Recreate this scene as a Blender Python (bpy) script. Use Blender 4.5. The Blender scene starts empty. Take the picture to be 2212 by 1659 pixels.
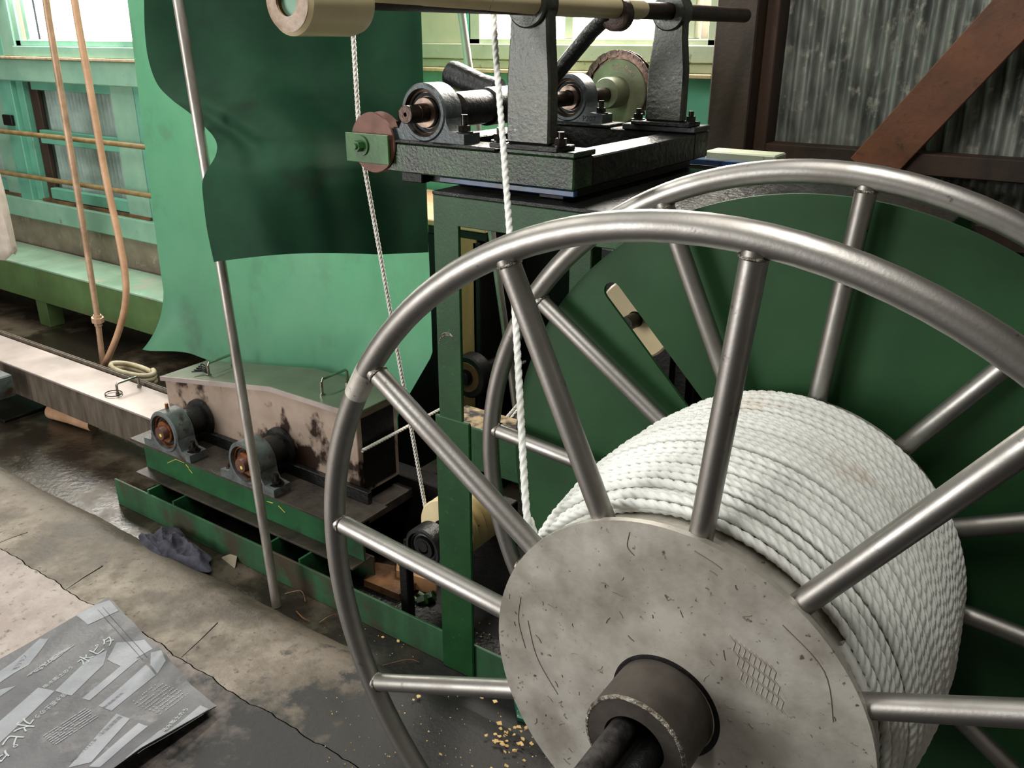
import bpy, bmesh, math, random
import numpy as np
from mathutils import Vector, Matrix
random.seed(7); np.random.seed(7)
sc = bpy.context.scene
COL = sc.collection
PI = math.pi
# ------------------------------------------------------------------ camera
CAMZ = 1.56
YAW, PITCH, ROLL, FPX = math.radians(34.336), math.radians(21.852), math.radians(0.207), 1862.0
_fw = Vector((-math.sin(YAW)*math.cos(PITCH), math.cos(YAW)*math.cos(PITCH), -math.sin(PITCH)))
_r = Vector((math.cos(YAW), math.sin(YAW), 0)); _u = _r.cross(_fw)
_r2 = _r*math.cos(ROLL)+_u*math.sin(ROLL); _u2 = -_r*math.sin(ROLL)+_u*math.cos(ROLL)
cam = bpy.data.cameras.new('camera'); camo = bpy.data.objects.new('camera', cam); COL.objects.link(camo)
cam.sensor_fit = 'HORIZONTAL'; cam.sensor_width = 36.0; cam.lens = 36.0*FPX/2212.0
cam.clip_start = 0.05; cam.clip_end = 100
camo.matrix_world = Matrix(((_r2.x,_u2.x,-_fw.x,0),(_r2.y,_u2.y,-_fw.y,0),(_r2.z,_u2.z,-_fw.z,CAMZ),(0,0,0,1)))
sc.camera = camo
def ray(u, v):
    return _r2*((u-1106)/FPX) - _u2*((v-829.5)/FPX) + _fw
def aY(u, v, Y):
    d = ray(u, v); p = d*(Y/d.y); return Vector((p.x, p.y, p.z+CAMZ))
def aX(u, v, X):
    d = ray(u, v); p = d*(X/d.x); return Vector((p.x, p.y, p.z+CAMZ))
def aZ(u, v, Z):
    d = ray(u, v); p = d*((Z-CAMZ)/d.z); return Vector((p.x, p.y, p.z+CAMZ))
# ------------------------------------------------------------------ world, lights, exposure
vs = sc.view_settings
vs.view_transform = 'Standard'; vs.look = 'None'; vs.gamma = 1.0; vs.exposure = 0.0; vs.use_curve_mapping = False
w = bpy.data.worlds.new('world'); sc.world = w; w.use_nodes = True
w.node_tree.nodes['Background'].inputs[0].default_value = (0.8, 0.9, 1.0, 1)
w.node_tree.nodes['Background'].inputs[1].default_value = 0.25
def area(name, loc, target, sx, sy, power, col):
    l = bpy.data.lights.new(name, 'AREA'); l.shape = 'RECTANGLE'; l.size = sx; l.size_y = sy; l.energy = power; l.color = col
    o = bpy.data.objects.new(name, l); COL.objects.link(o); o.location = loc
    o.rotation_euler = (Vector(target)-Vector(loc)).to_track_quat('-Z', 'Y').to_euler()
    return o
# open workshop doorway behind and to the left of the camera, tube lamps under the roof, window daylight
area('doorway_daylight', (-3.6, -2.9, 1.45), (-0.9, 1.3, 0.75), 1.9, 2.1, 150, (1.0, 0.985, 0.96))
area('tube_lamp', (-0.6, 0.2, 3.6), (-0.6, 0.2, 0), 0.3, 2.4, 55, (1.0, 0.97, 0.92))
area('tube_lamp', (-3.4, 0.6, 3.6), (-3.4, 0.6, 0), 0.3, 2.4, 70, (1.0, 0.97, 0.92))
area('window_daylight', (-4.7, 2.66, 1.95), (-4.2, 0.5, 0.2), 1.0, 0.75, 60, (1.0, 0.95, 0.88))
area('window_daylight', (-1.6, 2.66, 1.95), (-1.4, 0.5, 0.6), 0.85, 0.75, 60, (1.0, 0.93, 0.84))
# ------------------------------------------------------------------ materials
def lin(c):
    return tuple(((x/255.0)/12.92 if x/255.0 <= 0.04045 else ((x/255.0+0.055)/1.055)**2.4) for x in c)+(1.0,)
def mat(name, c1, c2=None, rough=0.5, metal=0.0, scale=6.0, stretch=(1,1,1), lo=0.35, hi=0.65, c3=None, s3=20.0, lo3=0.6, hi3=0.7,
        bump=0.0, bs=60.0, rough2=None, spec=0.5, transl=None, emit=None, coat=0.0, detail=5.0, st3=(1,1,1)):
    m = bpy.data.materials.new(name); m.use_nodes = True
    nt = m.node_tree; N = nt.nodes; L = nt.links
    b = N['Principled BSDF']
    b.inputs['Roughness'].default_value = rough; b.inputs['Metallic'].default_value = metal
    b.inputs['Specular IOR Level'].default_value = spec; b.inputs['Coat Weight'].default_value = coat
    b.inputs['Coat Roughness'].default_value = 0.15
    tc = N.new('ShaderNodeTexCoord')
    def noise(sc_, st, det=detail):
        mp = N.new('ShaderNodeMapping'); mp.inputs['Scale'].default_value = st
        L.new(tc.outputs['Object'], mp.inputs['Vector'])
        n = N.new('ShaderNodeTexNoise'); n.inputs['Scale'].default_value = sc_; n.inputs['Detail'].default_value = det
        n.inputs['Roughness'].default_value = 0.6
        L.new(mp.outputs[0], n.inputs['Vector']); return n
    def ramp(n, a, bb):
        r = N.new('ShaderNodeMapRange'); r.inputs['From Min'].default_value = a; r.inputs['From Max'].default_value = bb
        r.clamp = True; L.new(n.outputs['Fac'], r.inputs['Value']); return r
    def mix(fac, A, B):
        x = N.new('ShaderNodeMix'); x.data_type = 'RGBA'
        L.new(fac.outputs[0], x.inputs['Factor'])
        if isinstance(A, tuple): x.inputs['A'].default_value = A
        else: L.new(A, x.inputs['A'])
        x.inputs['B'].default_value = B
        return x.outputs['Result']
    col = lin(c1); first = None
    if c2 is not None:
        first = ramp(noise(scale, stretch), lo, hi); col = mix(first, col, lin(c2))
        if rough2 is not None:
            rr = N.new('ShaderNodeMapRange'); rr.inputs['To Min'].default_value = rough; rr.inputs['To Max'].default_value = rough2
            L.new(first.outputs[0], rr.inputs['Value']); L.new(rr.outputs[0], b.inputs['Roughness'])
    if c3 is not None:
        col = mix(ramp(noise(s3, st3), lo3, hi3), col, lin(c3))
    if isinstance(col, tuple): b.inputs['Base Color'].default_value = col
    else: L.new(col, b.inputs['Base Color'])
    if bump > 0:
        n = noise(bs, (1,1,1), 6.0); bp = N.new('ShaderNodeBump'); bp.inputs['Strength'].default_value = bump
        bp.inputs['Distance'].default_value = 0.01
        L.new(n.outputs['Fac'], bp.inputs['Height']); L.new(bp.outputs[0], b.inputs['Normal'])
    if transl:
        t = N.new('ShaderNodeBsdfTranslucent'); t.inputs['Color'].default_value = lin(transl[0])
        ms = N.new('ShaderNodeMixShader'); ms.inputs[0].default_value = transl[1]
        L.new(b.outputs[0], ms.inputs[1]); L.new(t.outputs[0], ms.inputs[2])
        L.new(ms.outputs[0], N['Material Output'].inputs['Surface'])
    if emit:
        b.inputs['Emission Color'].default_value = lin(emit[0]); b.inputs['Emission Strength'].default_value = emit[1]
    return m
M = {}
M['green'] = mat('machine_green_paint', (26,74,36), (18,58,27), rough=.42, scale=9, bump=.07, bs=180, spec=.35, c3=(42,86,48), s3=70, lo3=.62, hi3=.7)
M['disc_green'] = mat('disc_green_paint', (38,80,44), (30,68,36), rough=.55, scale=5, bump=.03, bs=120, spec=.35)
M['green_oily'] = mat('oily_green_paint', (40,72,36), (14,26,14), rough=.22, scale=16, bump=.22, bs=140, rough2=.15, c3=(104,114,90), s3=110, lo3=.64, hi3=.72)
M['black_oily'] = mat('oily_black_steel', (26,28,25), (10,11,10), rough=.24, scale=14, bump=.5, bs=55, rough2=.4, metal=.2)
M['bracket'] = mat('oily_cast_bracket', (70,72,64), (34,37,32), rough=.3, scale=9, bump=.16, bs=90, metal=.3, rough2=.18, c3=(130,120,114), s3=60, lo3=.65, hi3=.72)
M['steel'] = mat('reel_steel_tube', (176,174,170), (144,140,134), rough=.38, metal=1, scale=14, lo=.3, hi=.75, bump=.04, bs=220, rough2=.48, c3=(96,88,80), s3=45, lo3=.66, hi3=.74)
M['steel_plate'] = mat('reel_steel_plate', (206,202,192), (166,160,149), rough=.55, metal=.5, scale=11, lo=.38, hi=.66, bump=.05, bs=150, c3=(110,100,88), s3=95, lo3=.63, hi3=.70, rough2=.42, detail=7)
M['weld'] = mat('weld_bead', (190,186,176), (90,80,68), rough=.22, metal=1, scale=90, bump=.6, bs=160)
M['dark_hub'] = mat('dark_hub_steel', (96,90,84), (70,65,60), rough=.55, metal=.6, scale=16, bump=.06, bs=150)
M['dark_rod'] = mat('dark_rod_steel', (96,94,92), (44,42,42), rough=.42, metal=.8, scale=40, bump=.15, bs=200)
M['black'] = mat('black_iron', (22,20,19), (12,11,11), rough=.45, metal=.3, scale=20, bump=.2, bs=80)
M['rope'] = mat('white_rope_fibre', (238,241,236), (218,220,214), rough=.62, scale=5, lo=.35, hi=.7, bump=.06, bs=400, c3=(202,188,170), s3=5, lo3=.58, hi3=.76)
M['rope_far'] = mat('white_rope_line', (240,238,231), (220,216,206), rough=.65, scale=30)
M['cream'] = mat('cream_roller_paint', (232,216,174), (216,198,152), rough=.3, scale=8, bump=.04, bs=90, c3=(130,104,92), s3=26, lo3=.70, hi3=.74)
M['cream_worn'] = mat('chipped_cream_paint', (198,178,160), (150,124,100), rough=.5, scale=40, bump=.2, bs=90)
M['rusty_rod'] = mat('brown_rusted_rod', (66,48,40), (38,30,27), rough=.4, metal=.6, scale=25, bump=.15, bs=120)
M['shaft'] = mat('oily_brown_shaft', (70,54,46), (30,24,22), rough=.28, metal=.7, scale=25, bump=.1, bs=90)
M['cast_grey'] = mat('blue_grey_cast_iron', (82,90,92), (44,48,50), rough=.38, metal=.35, scale=16, bump=.2, bs=120, rough2=.3)
M['cast_pale'] = mat('pale_grey_cast_iron', (104,112,112), (62,66,66), rough=.45, metal=.2, scale=16, bump=.15, bs=120, c3=(60,42,28), s3=18, lo3=.56, hi3=.66)
M['cast_black'] = mat('oily_dark_housing', (40,42,42), (20,20,20), rough=.35, metal=.3, scale=20, bump=.25, bs=100)
M['race'] = mat('bearing_race', (124,106,94), (60,50,44), rough=.3, metal=.8, scale=30)
M['race_rust'] = mat('rusty_bearing_race', (150,92,50), (60,36,22), rough=.35, metal=.5, scale=40, bump=.3, bs=120)
M['brown_disc'] = mat('brown_pulley', (112,76,62), (86,56,46), rough=.45, metal=.3, scale=20)
M['bracket_green'] = mat('bright_green_bracket', (60,106,54), (48,90,44), rough=.4, scale=20, bump=.05, bs=100)
M['bolt'] = mat('oily_bolt', (66,60,56), (28,26,25), rough=.3, metal=.8, scale=60)
M['sprocket'] = mat('pale_olive_sprocket', (124,130,100), (104,106,84), rough=.5, metal=.2, scale=20, bump=.1, bs=120)
M['chain'] = mat('brown_chain', (92,72,62), (40,30,27), rough=.3, metal=.8, scale=60)
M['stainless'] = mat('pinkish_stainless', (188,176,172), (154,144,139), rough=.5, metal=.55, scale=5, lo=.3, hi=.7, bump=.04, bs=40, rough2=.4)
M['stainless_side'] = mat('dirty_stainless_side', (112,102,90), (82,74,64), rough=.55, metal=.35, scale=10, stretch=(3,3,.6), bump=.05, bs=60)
M['tank'] = mat('stained_stainless_tank', (182,164,150), (156,138,122), rough=.5, metal=.45, scale=6, c3=(46,30,20), s3=6, lo3=.52, hi3=.58, bump=.06, bs=50, st3=(1,1,.8))
M['tank_lid'] = mat('dull_steel_lid', (124,130,112), (104,106,92), rough=.4, metal=.5, scale=5, bump=.03, bs=40)
M['chrome'] = mat('chromed_handle', (190,190,176), (150,148,134), rough=.2, metal=1, scale=20)
M['channel_green'] = mat('channel_green_paint', (36,94,54), (28,74,44), rough=.5, scale=10, bump=.1, bs=90, spec=.35, c3=(36,50,38), s3=9, lo3=.54, hi3=.70)
M['channel_top'] = mat('grimy_shaded_channel_top', (66,60,52), (40,35,30), rough=.45, scale=14, bump=.2, bs=90)  # colour darkened for grease and for the shade between bearings and tank
M['beam_green'] = mat('dirty_green_beam', (50,94,62), (42,68,46), rough=.5, scale=8, stretch=(1,1,.25), bump=.12, bs=70, spec=.35, c3=(64,56,44), s3=4, lo3=.50, hi3=.60)
M['tarp'] = mat('green_vinyl_tarp', (100,152,124), (84,142,112), rough=.38, scale=4, bump=.12, bs=300, transl=((98,172,130), .30), c3=(88,102,94), s3=4, lo3=.55, hi3=.74)
M['tarp_flap'] = mat('shaded_green_vinyl_flap', (22,66,42), (14,48,30), rough=.7, scale=4, bump=.05, bs=260, spec=.2, transl=((20,70,42), .04), c3=(30,36,26), s3=6, lo3=.6, hi3=.8)  # same vinyl as the back sheet, its shade put into the colour
M['galv'] = mat('galvanised_pipe', (190,186,178), (140,134,126), rough=.42, metal=.7, scale=30, stretch=(1,1,.2), bump=.05, bs=160)
M['hose'] = mat('tan_hose', (204,164,130), (180,140,108), rough=.42, scale=12, bump=.03, bs=90)
M['brasspipe'] = mat('aged_brass_pipe', (196,164,136), (154,126,102), rough=.45, metal=.25, scale=14, bump=.06, bs=100)
M['hosepale'] = mat('pale_cream_hose', (206,196,164), (180,168,140), rough=.45, scale=12)
M['teal'] = mat('teal_wall_paint', (108,178,152), (96,160,138), rough=.55, scale=7, c3=(112,92,62), s3=12, lo3=.66, hi3=.78, bump=.06, bs=60)
M['teal_pale'] = mat('pale_teal_paint', (142,184,160), (122,168,146), rough=.55, scale=7, c3=(120,96,62), s3=10, lo3=.66, hi3=.78, bump=.06, bs=60)
M['olive_band'] = mat('pale_olive_band', (180,184,162), (160,168,142), rough=.55, scale=9, c3=(110,104,76), s3=40, lo3=.66, hi3=.74, bump=.05, bs=60)
M['ledge'] = mat('dusty_sill_ledge', (206,186,150), (170,140,106), rough=.7, scale=20)
M['sawdust'] = mat('sawdust_on_oily_steel', (206,180,140), (46,38,32), rough=.7, scale=26, lo=.42, hi=.58, bump=.5, bs=120)
M['creamboard'] = mat('cream_board', (206,198,170), (190,182,156), rough=.6, scale=5)
M['concrete'] = mat('old_concrete', (136,128,108), (108,102,86), rough=.85, scale=7, c3=(160,152,136), s3=15, lo3=.6, hi3=.75, bump=.2, bs=70)
M['corr_grey'] = mat('weathered_corrugated_iron', (150,154,146), (96,100,96), rough=.55, metal=.2, scale=18, stretch=(1,1,.35), lo=.38, hi=.62, c3=(186,184,172), s3=22, lo3=.57, hi3=.70, bump=.05, bs=60)
M['corr_far'] = mat('grey_green_corrugated_iron', (168,190,182), (138,158,152), rough=.6, metal=.1, scale=9)
M['timber_dark'] = mat('dark_stained_timber', (70,50,36), (42,30,23), rough=.65, scale=8, stretch=(1,1,.15), bump=.15, bs=60)
M['timber_red'] = mat('reddish_brown_timber', (122,76,50), (62,42,32), rough=.6, scale=5, stretch=(1,1,1), lo=.3, hi=.7, bump=.15, bs=60, c3=(44,32,26), s3=30, lo3=.6, hi3=.75)
M['window_lit'] = mat('daylit_translucent_sheet', (250,246,238), rough=.6, emit=((255,246,232), 6.0))
M['wood'] = mat('pale_wood', (170,128,88), (142,104,70), rough=.6, scale=14, stretch=(1,1,.1), bump=.06, bs=60)
M['wood_lit'] = mat('lit_wood_top', (206,164,130), (186,142,108), rough=.6, scale=14, stretch=(.2,1,1), bump=.06, bs=60)  # brighter copy of the wood, with its light put into the colour
M['wood_wet'] = mat('wet_brown_wood', (126,90,58), (70,50,34), rough=.35, scale=12, bump=.2, bs=80)
M['bench'] = mat('olive_green_bench', (98,128,78), (80,108,64), rough=.5, scale=5, bump=.04, bs=40, c3=(104,104,66), s3=4, lo3=.55, hi3=.72)
M['bench_top'] = mat('worn_bench_top', (156,190,166), (134,166,140), rough=.4, scale=6, c3=(186,168,156), s3=5, lo3=.56, hi3=.7, bump=.03, bs=40)
M['rag'] = mat('dark_slate_rag', (70,70,82), (48,48,58), rough=.9, scale=30, bump=.4, bs=120)
M['bagpaper'] = mat('dark_grey_bag_sheet', (108,107,111), (88,88,92), rough=.45, scale=6, bump=.16, bs=50, c3=(130,126,128), s3=14, lo3=.58, hi3=.72)
M['baglight'] = mat('light_grey_bag_print', (160,163,170), (138,141,148), rough=.45, scale=9, bump=.14, bs=50)
M['bagtext'] = mat('pale_bag_lettering', (184,192,194), rough=.5)
M['bagtextdark'] = mat('dark_bag_lettering', (96,98,102), rough=.5)
M['blue'] = mat('blue_oily_bar', (44,74,120), (20,30,50), rough=.3, scale=30)
M['red'] = mat('dull_red_bar', (96,34,26), (54,24,20), rough=.4, scale=20)
M['yellowpaint'] = mat('yellow_chalk_mark', (214,206,96), rough=.8)
M['chips'] = mat('pale_wood_chips', (216,186,124), (184,148,92), rough=.7, scale=60)
M['clear'] = mat('clear_plastic_film', (222,214,206), (196,186,178), rough=.25, scale=16, bump=.4, bs=30, transl=((230,220,210), .5))
M['zinc'] = mat('zinc_sheet', (120,124,130), (96,98,102), rough=.4, metal=.6, scale=12)
M['rust'] = mat('rusty_conduit', (140,124,84), (120,92,52), rough=.6, scale=16, bump=.1, bs=90)
M['roof'] = mat('dim_roof_lining', (138,134,126), (112,108,102), rough=.8, scale=3)
M['cyan_rag'] = mat('green_plastic_scrap', (28,110,84), (22,92,70), rough=.4)
M['dark_scratch'] = mat('dark_scratch', (116,107,96), rough=.6, metal=.3)
M['pale_scratch'] = mat('pale_scuff', (202,197,187), (180,174,164), rough=.6, metal=.4, scale=30)
def floor_mat(name, dry, wet, r_dry, r_wet, xdark, soft, lo, hi, sc_=2.2, grease=(20,19,18), pat=(120,112,100), bumpd=.006, ywet=None):
    m = mat(name, dry, rough=r_dry); nt = m.node_tree; N = nt.nodes; L = nt.links; b = N['Principled BSDF']
    tc = N.new('ShaderNodeTexCoord')
    def nz(s, d=6):
        n = N.new('ShaderNodeTexNoise'); n.inputs['Scale'].default_value = s; n.inputs['Detail'].default_value = d; n.inputs['Roughness'].default_value = .62
        L.new(tc.outputs['Object'], n.inputs['Vector']); return n
    def mr(v, a, bb, c=0., d=1.):
        r = N.new('ShaderNodeMapRange'); r.inputs[1].default_value = a; r.inputs[2].default_value = bb; r.inputs[3].default_value = c; r.inputs[4].default_value = d
        L.new(v, r.inputs[0]); return r.outputs[0]
    def mx(f, A, B):
        x = N.new('ShaderNodeMix'); x.data_type = 'RGBA'; L.new(f, x.inputs['Factor'])
        for k, v in (('A', A), ('B', B)):
            if isinstance(v, tuple): x.inputs[k].default_value = v
            else: L.new(v, x.inputs[k])
        return x.outputs['Result']
    sp = N.new('ShaderNodeSeparateXYZ'); L.new(tc.outputs['Object'], sp.inputs[0])
    n1 = nz(sc_); n2 = nz(14); n3 = nz(45, 8)
    wetf = mr(n1.outputs['Fac'], lo, hi)
    if ywet:
        a2 = N.new('ShaderNodeMath'); a2.operation = 'MULTIPLY_ADD'; L.new(n2.outputs['Fac'], a2.inputs[0]); a2.inputs[1].default_value = .22; L.new(sp.outputs['Y'], a2.inputs[2])
        yw = mr(a2.outputs[0], ywet[0]+.11, ywet[1]+.11)
        mxm = N.new('ShaderNodeMath'); mxm.operation = 'MAXIMUM'; L.new(wetf, mxm.inputs[0]); L.new(yw, mxm.inputs[1]); wetf = mxm.outputs[0]
    c = mx(mr(n2.outputs['Fac'], .38, .66), lin(dry), lin(pat))
    c = mx(mr(n3.outputs['Fac'], .58, .7), c, lin(tuple(int(q*.62) for q in dry)))
    c = mx(wetf, c, lin(wet))
    ad = N.new('ShaderNodeMath'); ad.operation = 'ADD'; L.new(sp.outputs['X'], ad.inputs[0])
    ml = N.new('ShaderNodeMath'); ml.operation = 'MULTIPLY'; ml.inputs[1].default_value = 1.1; L.new(n2.outputs['Fac'], ml.inputs[0]); L.new(ml.outputs[0], ad.inputs[1])
    g = mr(ad.outputs[0], xdark, xdark+soft)
    c = mx(g, c, lin(grease))
    L.new(c, b.inputs['Base Color'])
    rg_ = N.new('ShaderNodeMix'); L.new(g, rg_.inputs['Factor']); L.new(mr(wetf, 0, 1, r_dry, r_wet), rg_.inputs['A']); rg_.inputs['B'].default_value = .6
    L.new(rg_.outputs['Result'], b.inputs['Roughness'])
    bp = N.new('ShaderNodeBump'); bp.inputs['Distance'].default_value = bumpd; bp.inputs['Strength'].default_value = .7
    L.new(n3.outputs['Fac'], bp.inputs['Height']); L.new(bp.outputs[0], b.inputs['Normal'])
    return m
M['floor_low'] = floor_mat('wet_dark_floor', (72,64,52), (40,35,29), .5, .05, -1.1, .5, .40, .50, sc_=1.9, pat=(90,80,66), bumpd=.003)
M['apron'] = floor_mat('tan_concrete_apron', (126,115,103), (84,75,65), .75, .45, -.92, .16, .42, .60, sc_=3.4, grease=(46,44,42), pat=(168,157,144), ywet=(1.16,1.36))
M['slab'] = floor_mat('pinkish_grey_slab', (168,154,148), (144,132,128), .7, .5, -1.42, .55, .5, .62, sc_=3.0, grease=(46,44,44), pat=(188,176,170))
# ------------------------------------------------------------------ mesh helpers
OFF = {}
def V(*a): return Vector(a)
class MB:
    def __init__(s): s.v = []; s.f = []
    def add(s, vs_, fs):
        o = len(s.v); s.v += [tuple(p) for p in vs_]; s.f += [tuple(i+o for i in f) for f in fs]; return s
    def box(s, x0, x1, y0, y1, z0, z1):
        return s.add([(x,y,z) for z in (z0,z1) for y in (y0,y1) for x in (x0,x1)],
                     [(0,2,3,1),(4,5,7,6),(0,1,5,4),(2,6,7,3),(0,4,6,2),(1,3,7,5)])
    def obox(s, c, ex, ey, ez, hx, hy, hz):
        c = Vector(c); ex, ey, ez = Vector(ex), Vector(ey), Vector(ez)
        return s.add([c+ex*(a*hx)+ey*(b*hy)+ez*(d*hz) for d in (-1,1) for b in (-1,1) for a in (-1,1)],
                     [(0,2,3,1),(4,5,7,6),(0,1,5,4),(2,6,7,3),(0,4,6,2),(1,3,7,5)])
    def cyl(s, p0, p1, r0, r1=None, n=24, caps=True):
        p0, p1 = Vector(p0), Vector(p1); r1 = r0 if r1 is None else r1
        d = (p1-p0).normalized(); a = d.orthogonal().normalized(); b = d.cross(a)
        vs_ = []
        for p, r in ((p0,r0),(p1,r1)):
            for i in range(n):
                t = 2*PI*i/n; vs_.append(p+a*(r*math.cos(t))+b*(r*math.sin(t)))
        fs = [(i,(i+1)%n,n+(i+1)%n,n+i) for i in range(n)]
        if caps: fs += [tuple(range(n-1,-1,-1)), tuple(range(n,2*n))]
        return s.add(vs_, fs)
    def lathe(s, prof, o, ax, n=40, closed=False, caps=True):
        o = Vector(o); d = Vector(ax).normalized(); a = d.orthogonal().normalized(); b = d.cross(a)
        vs_ = []; m = len(prof)
        for r, h in prof:
            for i in range(n):
                t = 2*PI*i/n; vs_.append(o+d*h+a*(r*math.cos(t))+b*(r*math.sin(t)))
        fs = []
        for k in range(m if closed else m-1):
            k2 = (k+1)%m
            for i in range(n):
                fs.append((k*n+i, k*n+(i+1)%n, k2*n+(i+1)%n, k2*n+i))
        if not closed and caps:
            if prof[0][0] > 1e-6: fs.append(tuple(range(n-1,-1,-1)))
            if prof[-1][0] > 1e-6: fs.append(tuple(range((m-1)*n, m*n)))
        return s.add(vs_, fs)
    def tube(s, pts, r, n=14, closed=False, caps=True):
        pts = [Vector(p) for p in pts]; m = len(pts)
        tang = []
        for i in range(m):
            if closed: t = pts[(i+1)%m]-pts[i-1]
            else: t = pts[min(i+1,m-1)]-pts[max(i-1,0)]
            tang.append(t.normalized())
        a = tang[0].orthogonal().normalized(); vs_ = []
        for i in range(m):
            a = (a-tang[i]*a.dot(tang[i])).normalized(); b = tang[i].cross(a)
            rr = r[i] if isinstance(r, (list,tuple)) else r
            for k in range(n):
                t = 2*PI*k/n; vs_.append(pts[i]+a*(rr*math.cos(t))+b*(rr*math.sin(t)))
        fs = []
        for i in range(m if closed else m-1):
            j = (i+1)%m
            for k in range(n): fs.append((i*n+k, i*n+(k+1)%n, j*n+(k+1)%n, j*n+k))
        if not closed and caps: fs += [tuple(range(n-1,-1,-1)), tuple(range((m-1)*n, m*n))]
        return s.add(vs_, fs)
    def prism(s, poly, o, ex, ey, ez, h0, h1):
        o, ex, ey, ez = Vector(o), Vector(ex), Vector(ey), Vector(ez); n = len(poly)
        vs_ = [o+ex*p[0]+ey*p[1]+ez*h for h in (h0,h1) for p in poly]
        fs = [(i,(i+1)%n,n+(i+1)%n,n+i) for i in range(n)]+[tuple(range(n-1,-1,-1)), tuple(range(n,2*n))]
        return s.add(vs_, fs)
    def grid(s, nu, nv, fn):
        vs_ = [fn(i/(nu-1), j/(nv-1)) for j in range(nv) for i in range(nu)]
        return s.add(vs_, [(j*nu+i, j*nu+i+1, (j+1)*nu+i+1, (j+1)*nu+i) for j in range(nv-1) for i in range(nu-1)])
    def mesh(s, name, off=V(0,0,0), bevel=0.0, smooth=True, angle=35, fix=True):
        me = bpy.data.meshes.new(name)
        me.from_pydata([(p[0]-off.x, p[1]-off.y, p[2]-off.z) for p in s.v], [], s.f)
        if fix or bevel > 0:
            bm = bmesh.new(); bm.from_mesh(me)
            if fix: bmesh.ops.recalc_face_normals(bm, faces=bm.faces[:])
            if bevel > 0:
                eg = [e for e in bm.edges if len(e.link_faces) == 2 and e.calc_face_angle(0) > 0.7]
                bmesh.ops.bevel(bm, geom=eg, offset=bevel, offset_type='OFFSET', segments=1, affect='EDGES', clamp_overlap=True)
            bm.to_mesh(me); bm.free()
        if smooth:
            me.polygons.foreach_set('use_smooth', [True]*len(me.polygons))
            me.set_sharp_from_angle(angle=math.radians(angle))
        me.update(); return me
    def build(s, name, m, parent=None, bevel=0.0, label=None, smooth=True, angle=35, fix=True, kind=None):
        off = OFF.get(parent, V(0,0,0)) if parent else V(0,0,0)
        me = s.mesh(name, off, bevel, smooth, angle, fix)
        me.materials.append(M[m] if isinstance(m, str) else m)
        o = bpy.data.objects.new(name, me); COL.objects.link(o)
        if parent: o.parent = parent
        OFF[o] = off
        if label: o['label'] = label
        if kind: o['kind'] = kind
        return o
def single(mb, name, m, label, cat, base, bevel=0.0, group=None, kind=None, **k):
    base = Vector(base); me = mb.mesh(name, base, bevel, **k); me.materials.append(M[m] if isinstance(m, str) else m)
    o = bpy.data.objects.new(name, me); COL.objects.link(o); o.location = base; OFF[o] = base
    tag(o, label, cat, group, kind); return o
def tag(o, label, cat, group=None, kind=None):
    if label: o['label'] = label
    if cat: o['category'] = cat
    if group: o['group'] = group
    if kind: o['kind'] = kind
def thing(name, label, cat, loc, group=None, kind=None):
    o = bpy.data.objects.new(name, None); COL.objects.link(o); o.location = loc; o.empty_display_size = .05
    OFF[o] = Vector(loc); tag(o, label, cat, group, kind); return o
def struct(name, mb, m, **k):
    o = mb.build(name, m, **k); o['kind'] = 'structure'; return o
def text_mesh(txt, size):
    c = bpy.data.curves.new('t', 'FONT'); c.body = txt; c.size = size; c.align_x = 'LEFT'; c.resolution_u = 3
    o = bpy.data.objects.new('t', c); COL.objects.link(o)
    dg = bpy.context.evaluated_depsgraph_get(); me = o.evaluated_get(dg).to_mesh()
    vs_ = [tuple(v.co) for v in me.vertices]; fs = [tuple(p.vertices) for p in me.polygons]
    o.evaluated_get(dg).to_mesh_clear(); bpy.data.objects.remove(o); bpy.data.curves.remove(c)
    return vs_, fs
def arc(c, r, a0, a1, n):
    return [(c[0]+r*math.cos(a0+(a1-a0)*i/n), c[1]+r*math.sin(a0+(a1-a0)*i/n)) for i in range(n+1)]
X3, Y3, Z3 = V(1,0,0), V(0,1,0), V(0,0,1)
def hexbolt(base, parent, r=.009, h=.008, stud=.014, washer=True, m='bolt', name='bolt'):
    b = Vector(base); mb = MB()
    if washer: mb.cyl(b, b+Z3*.003, r*1.7, n=18)
    z = b+Z3*.003
    mb.cyl(z, z+Z3*h, r*1.15, n=6); mb.cyl(z+Z3*h, z+Z3*(h+stud), r*.62, n=12)
    return mb.build(name, m, parent)
# ------------------------------------------------------------------ setting: floor, walls, roof
def wob(x, s=0.0): return .005*math.sin(2.3*x+s)+.0035*math.sin(9.7*x+1+s)+.003*math.sin(26*x+s)+.0022*math.sin(61*x+s)+.0016*math.sin(143*x+2*s)
fl = struct('floor', MB().grid(60, 12, lambda u, v: (-9+12*u, 1.25+1.7*v, 0.0)), 'floor_low')
def slabf(u, v):
    x = -9+12*u; y1 = 1.015+wob(x); return (x, -4.2+(y1+4.2)*v, .05)
MB().grid(700, 4, slabf).build('concrete_slab', 'slab', fl)
def apronf(u, v):
    x = -9+12*u; y0 = 1.019+wob(x); y1 = 1.355+.4*wob(x, 2.0); t = v
    z = .048-.004*t if t < .72 else .048-.004*t-.05*((t-.72)/.28)**1.5
    return (x, y0+(y1-y0)*t, z+.002*math.sin(9*x)*t)
MB().grid(700, 16, apronf).build('concrete_apron', 'apron', fl)
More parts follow.
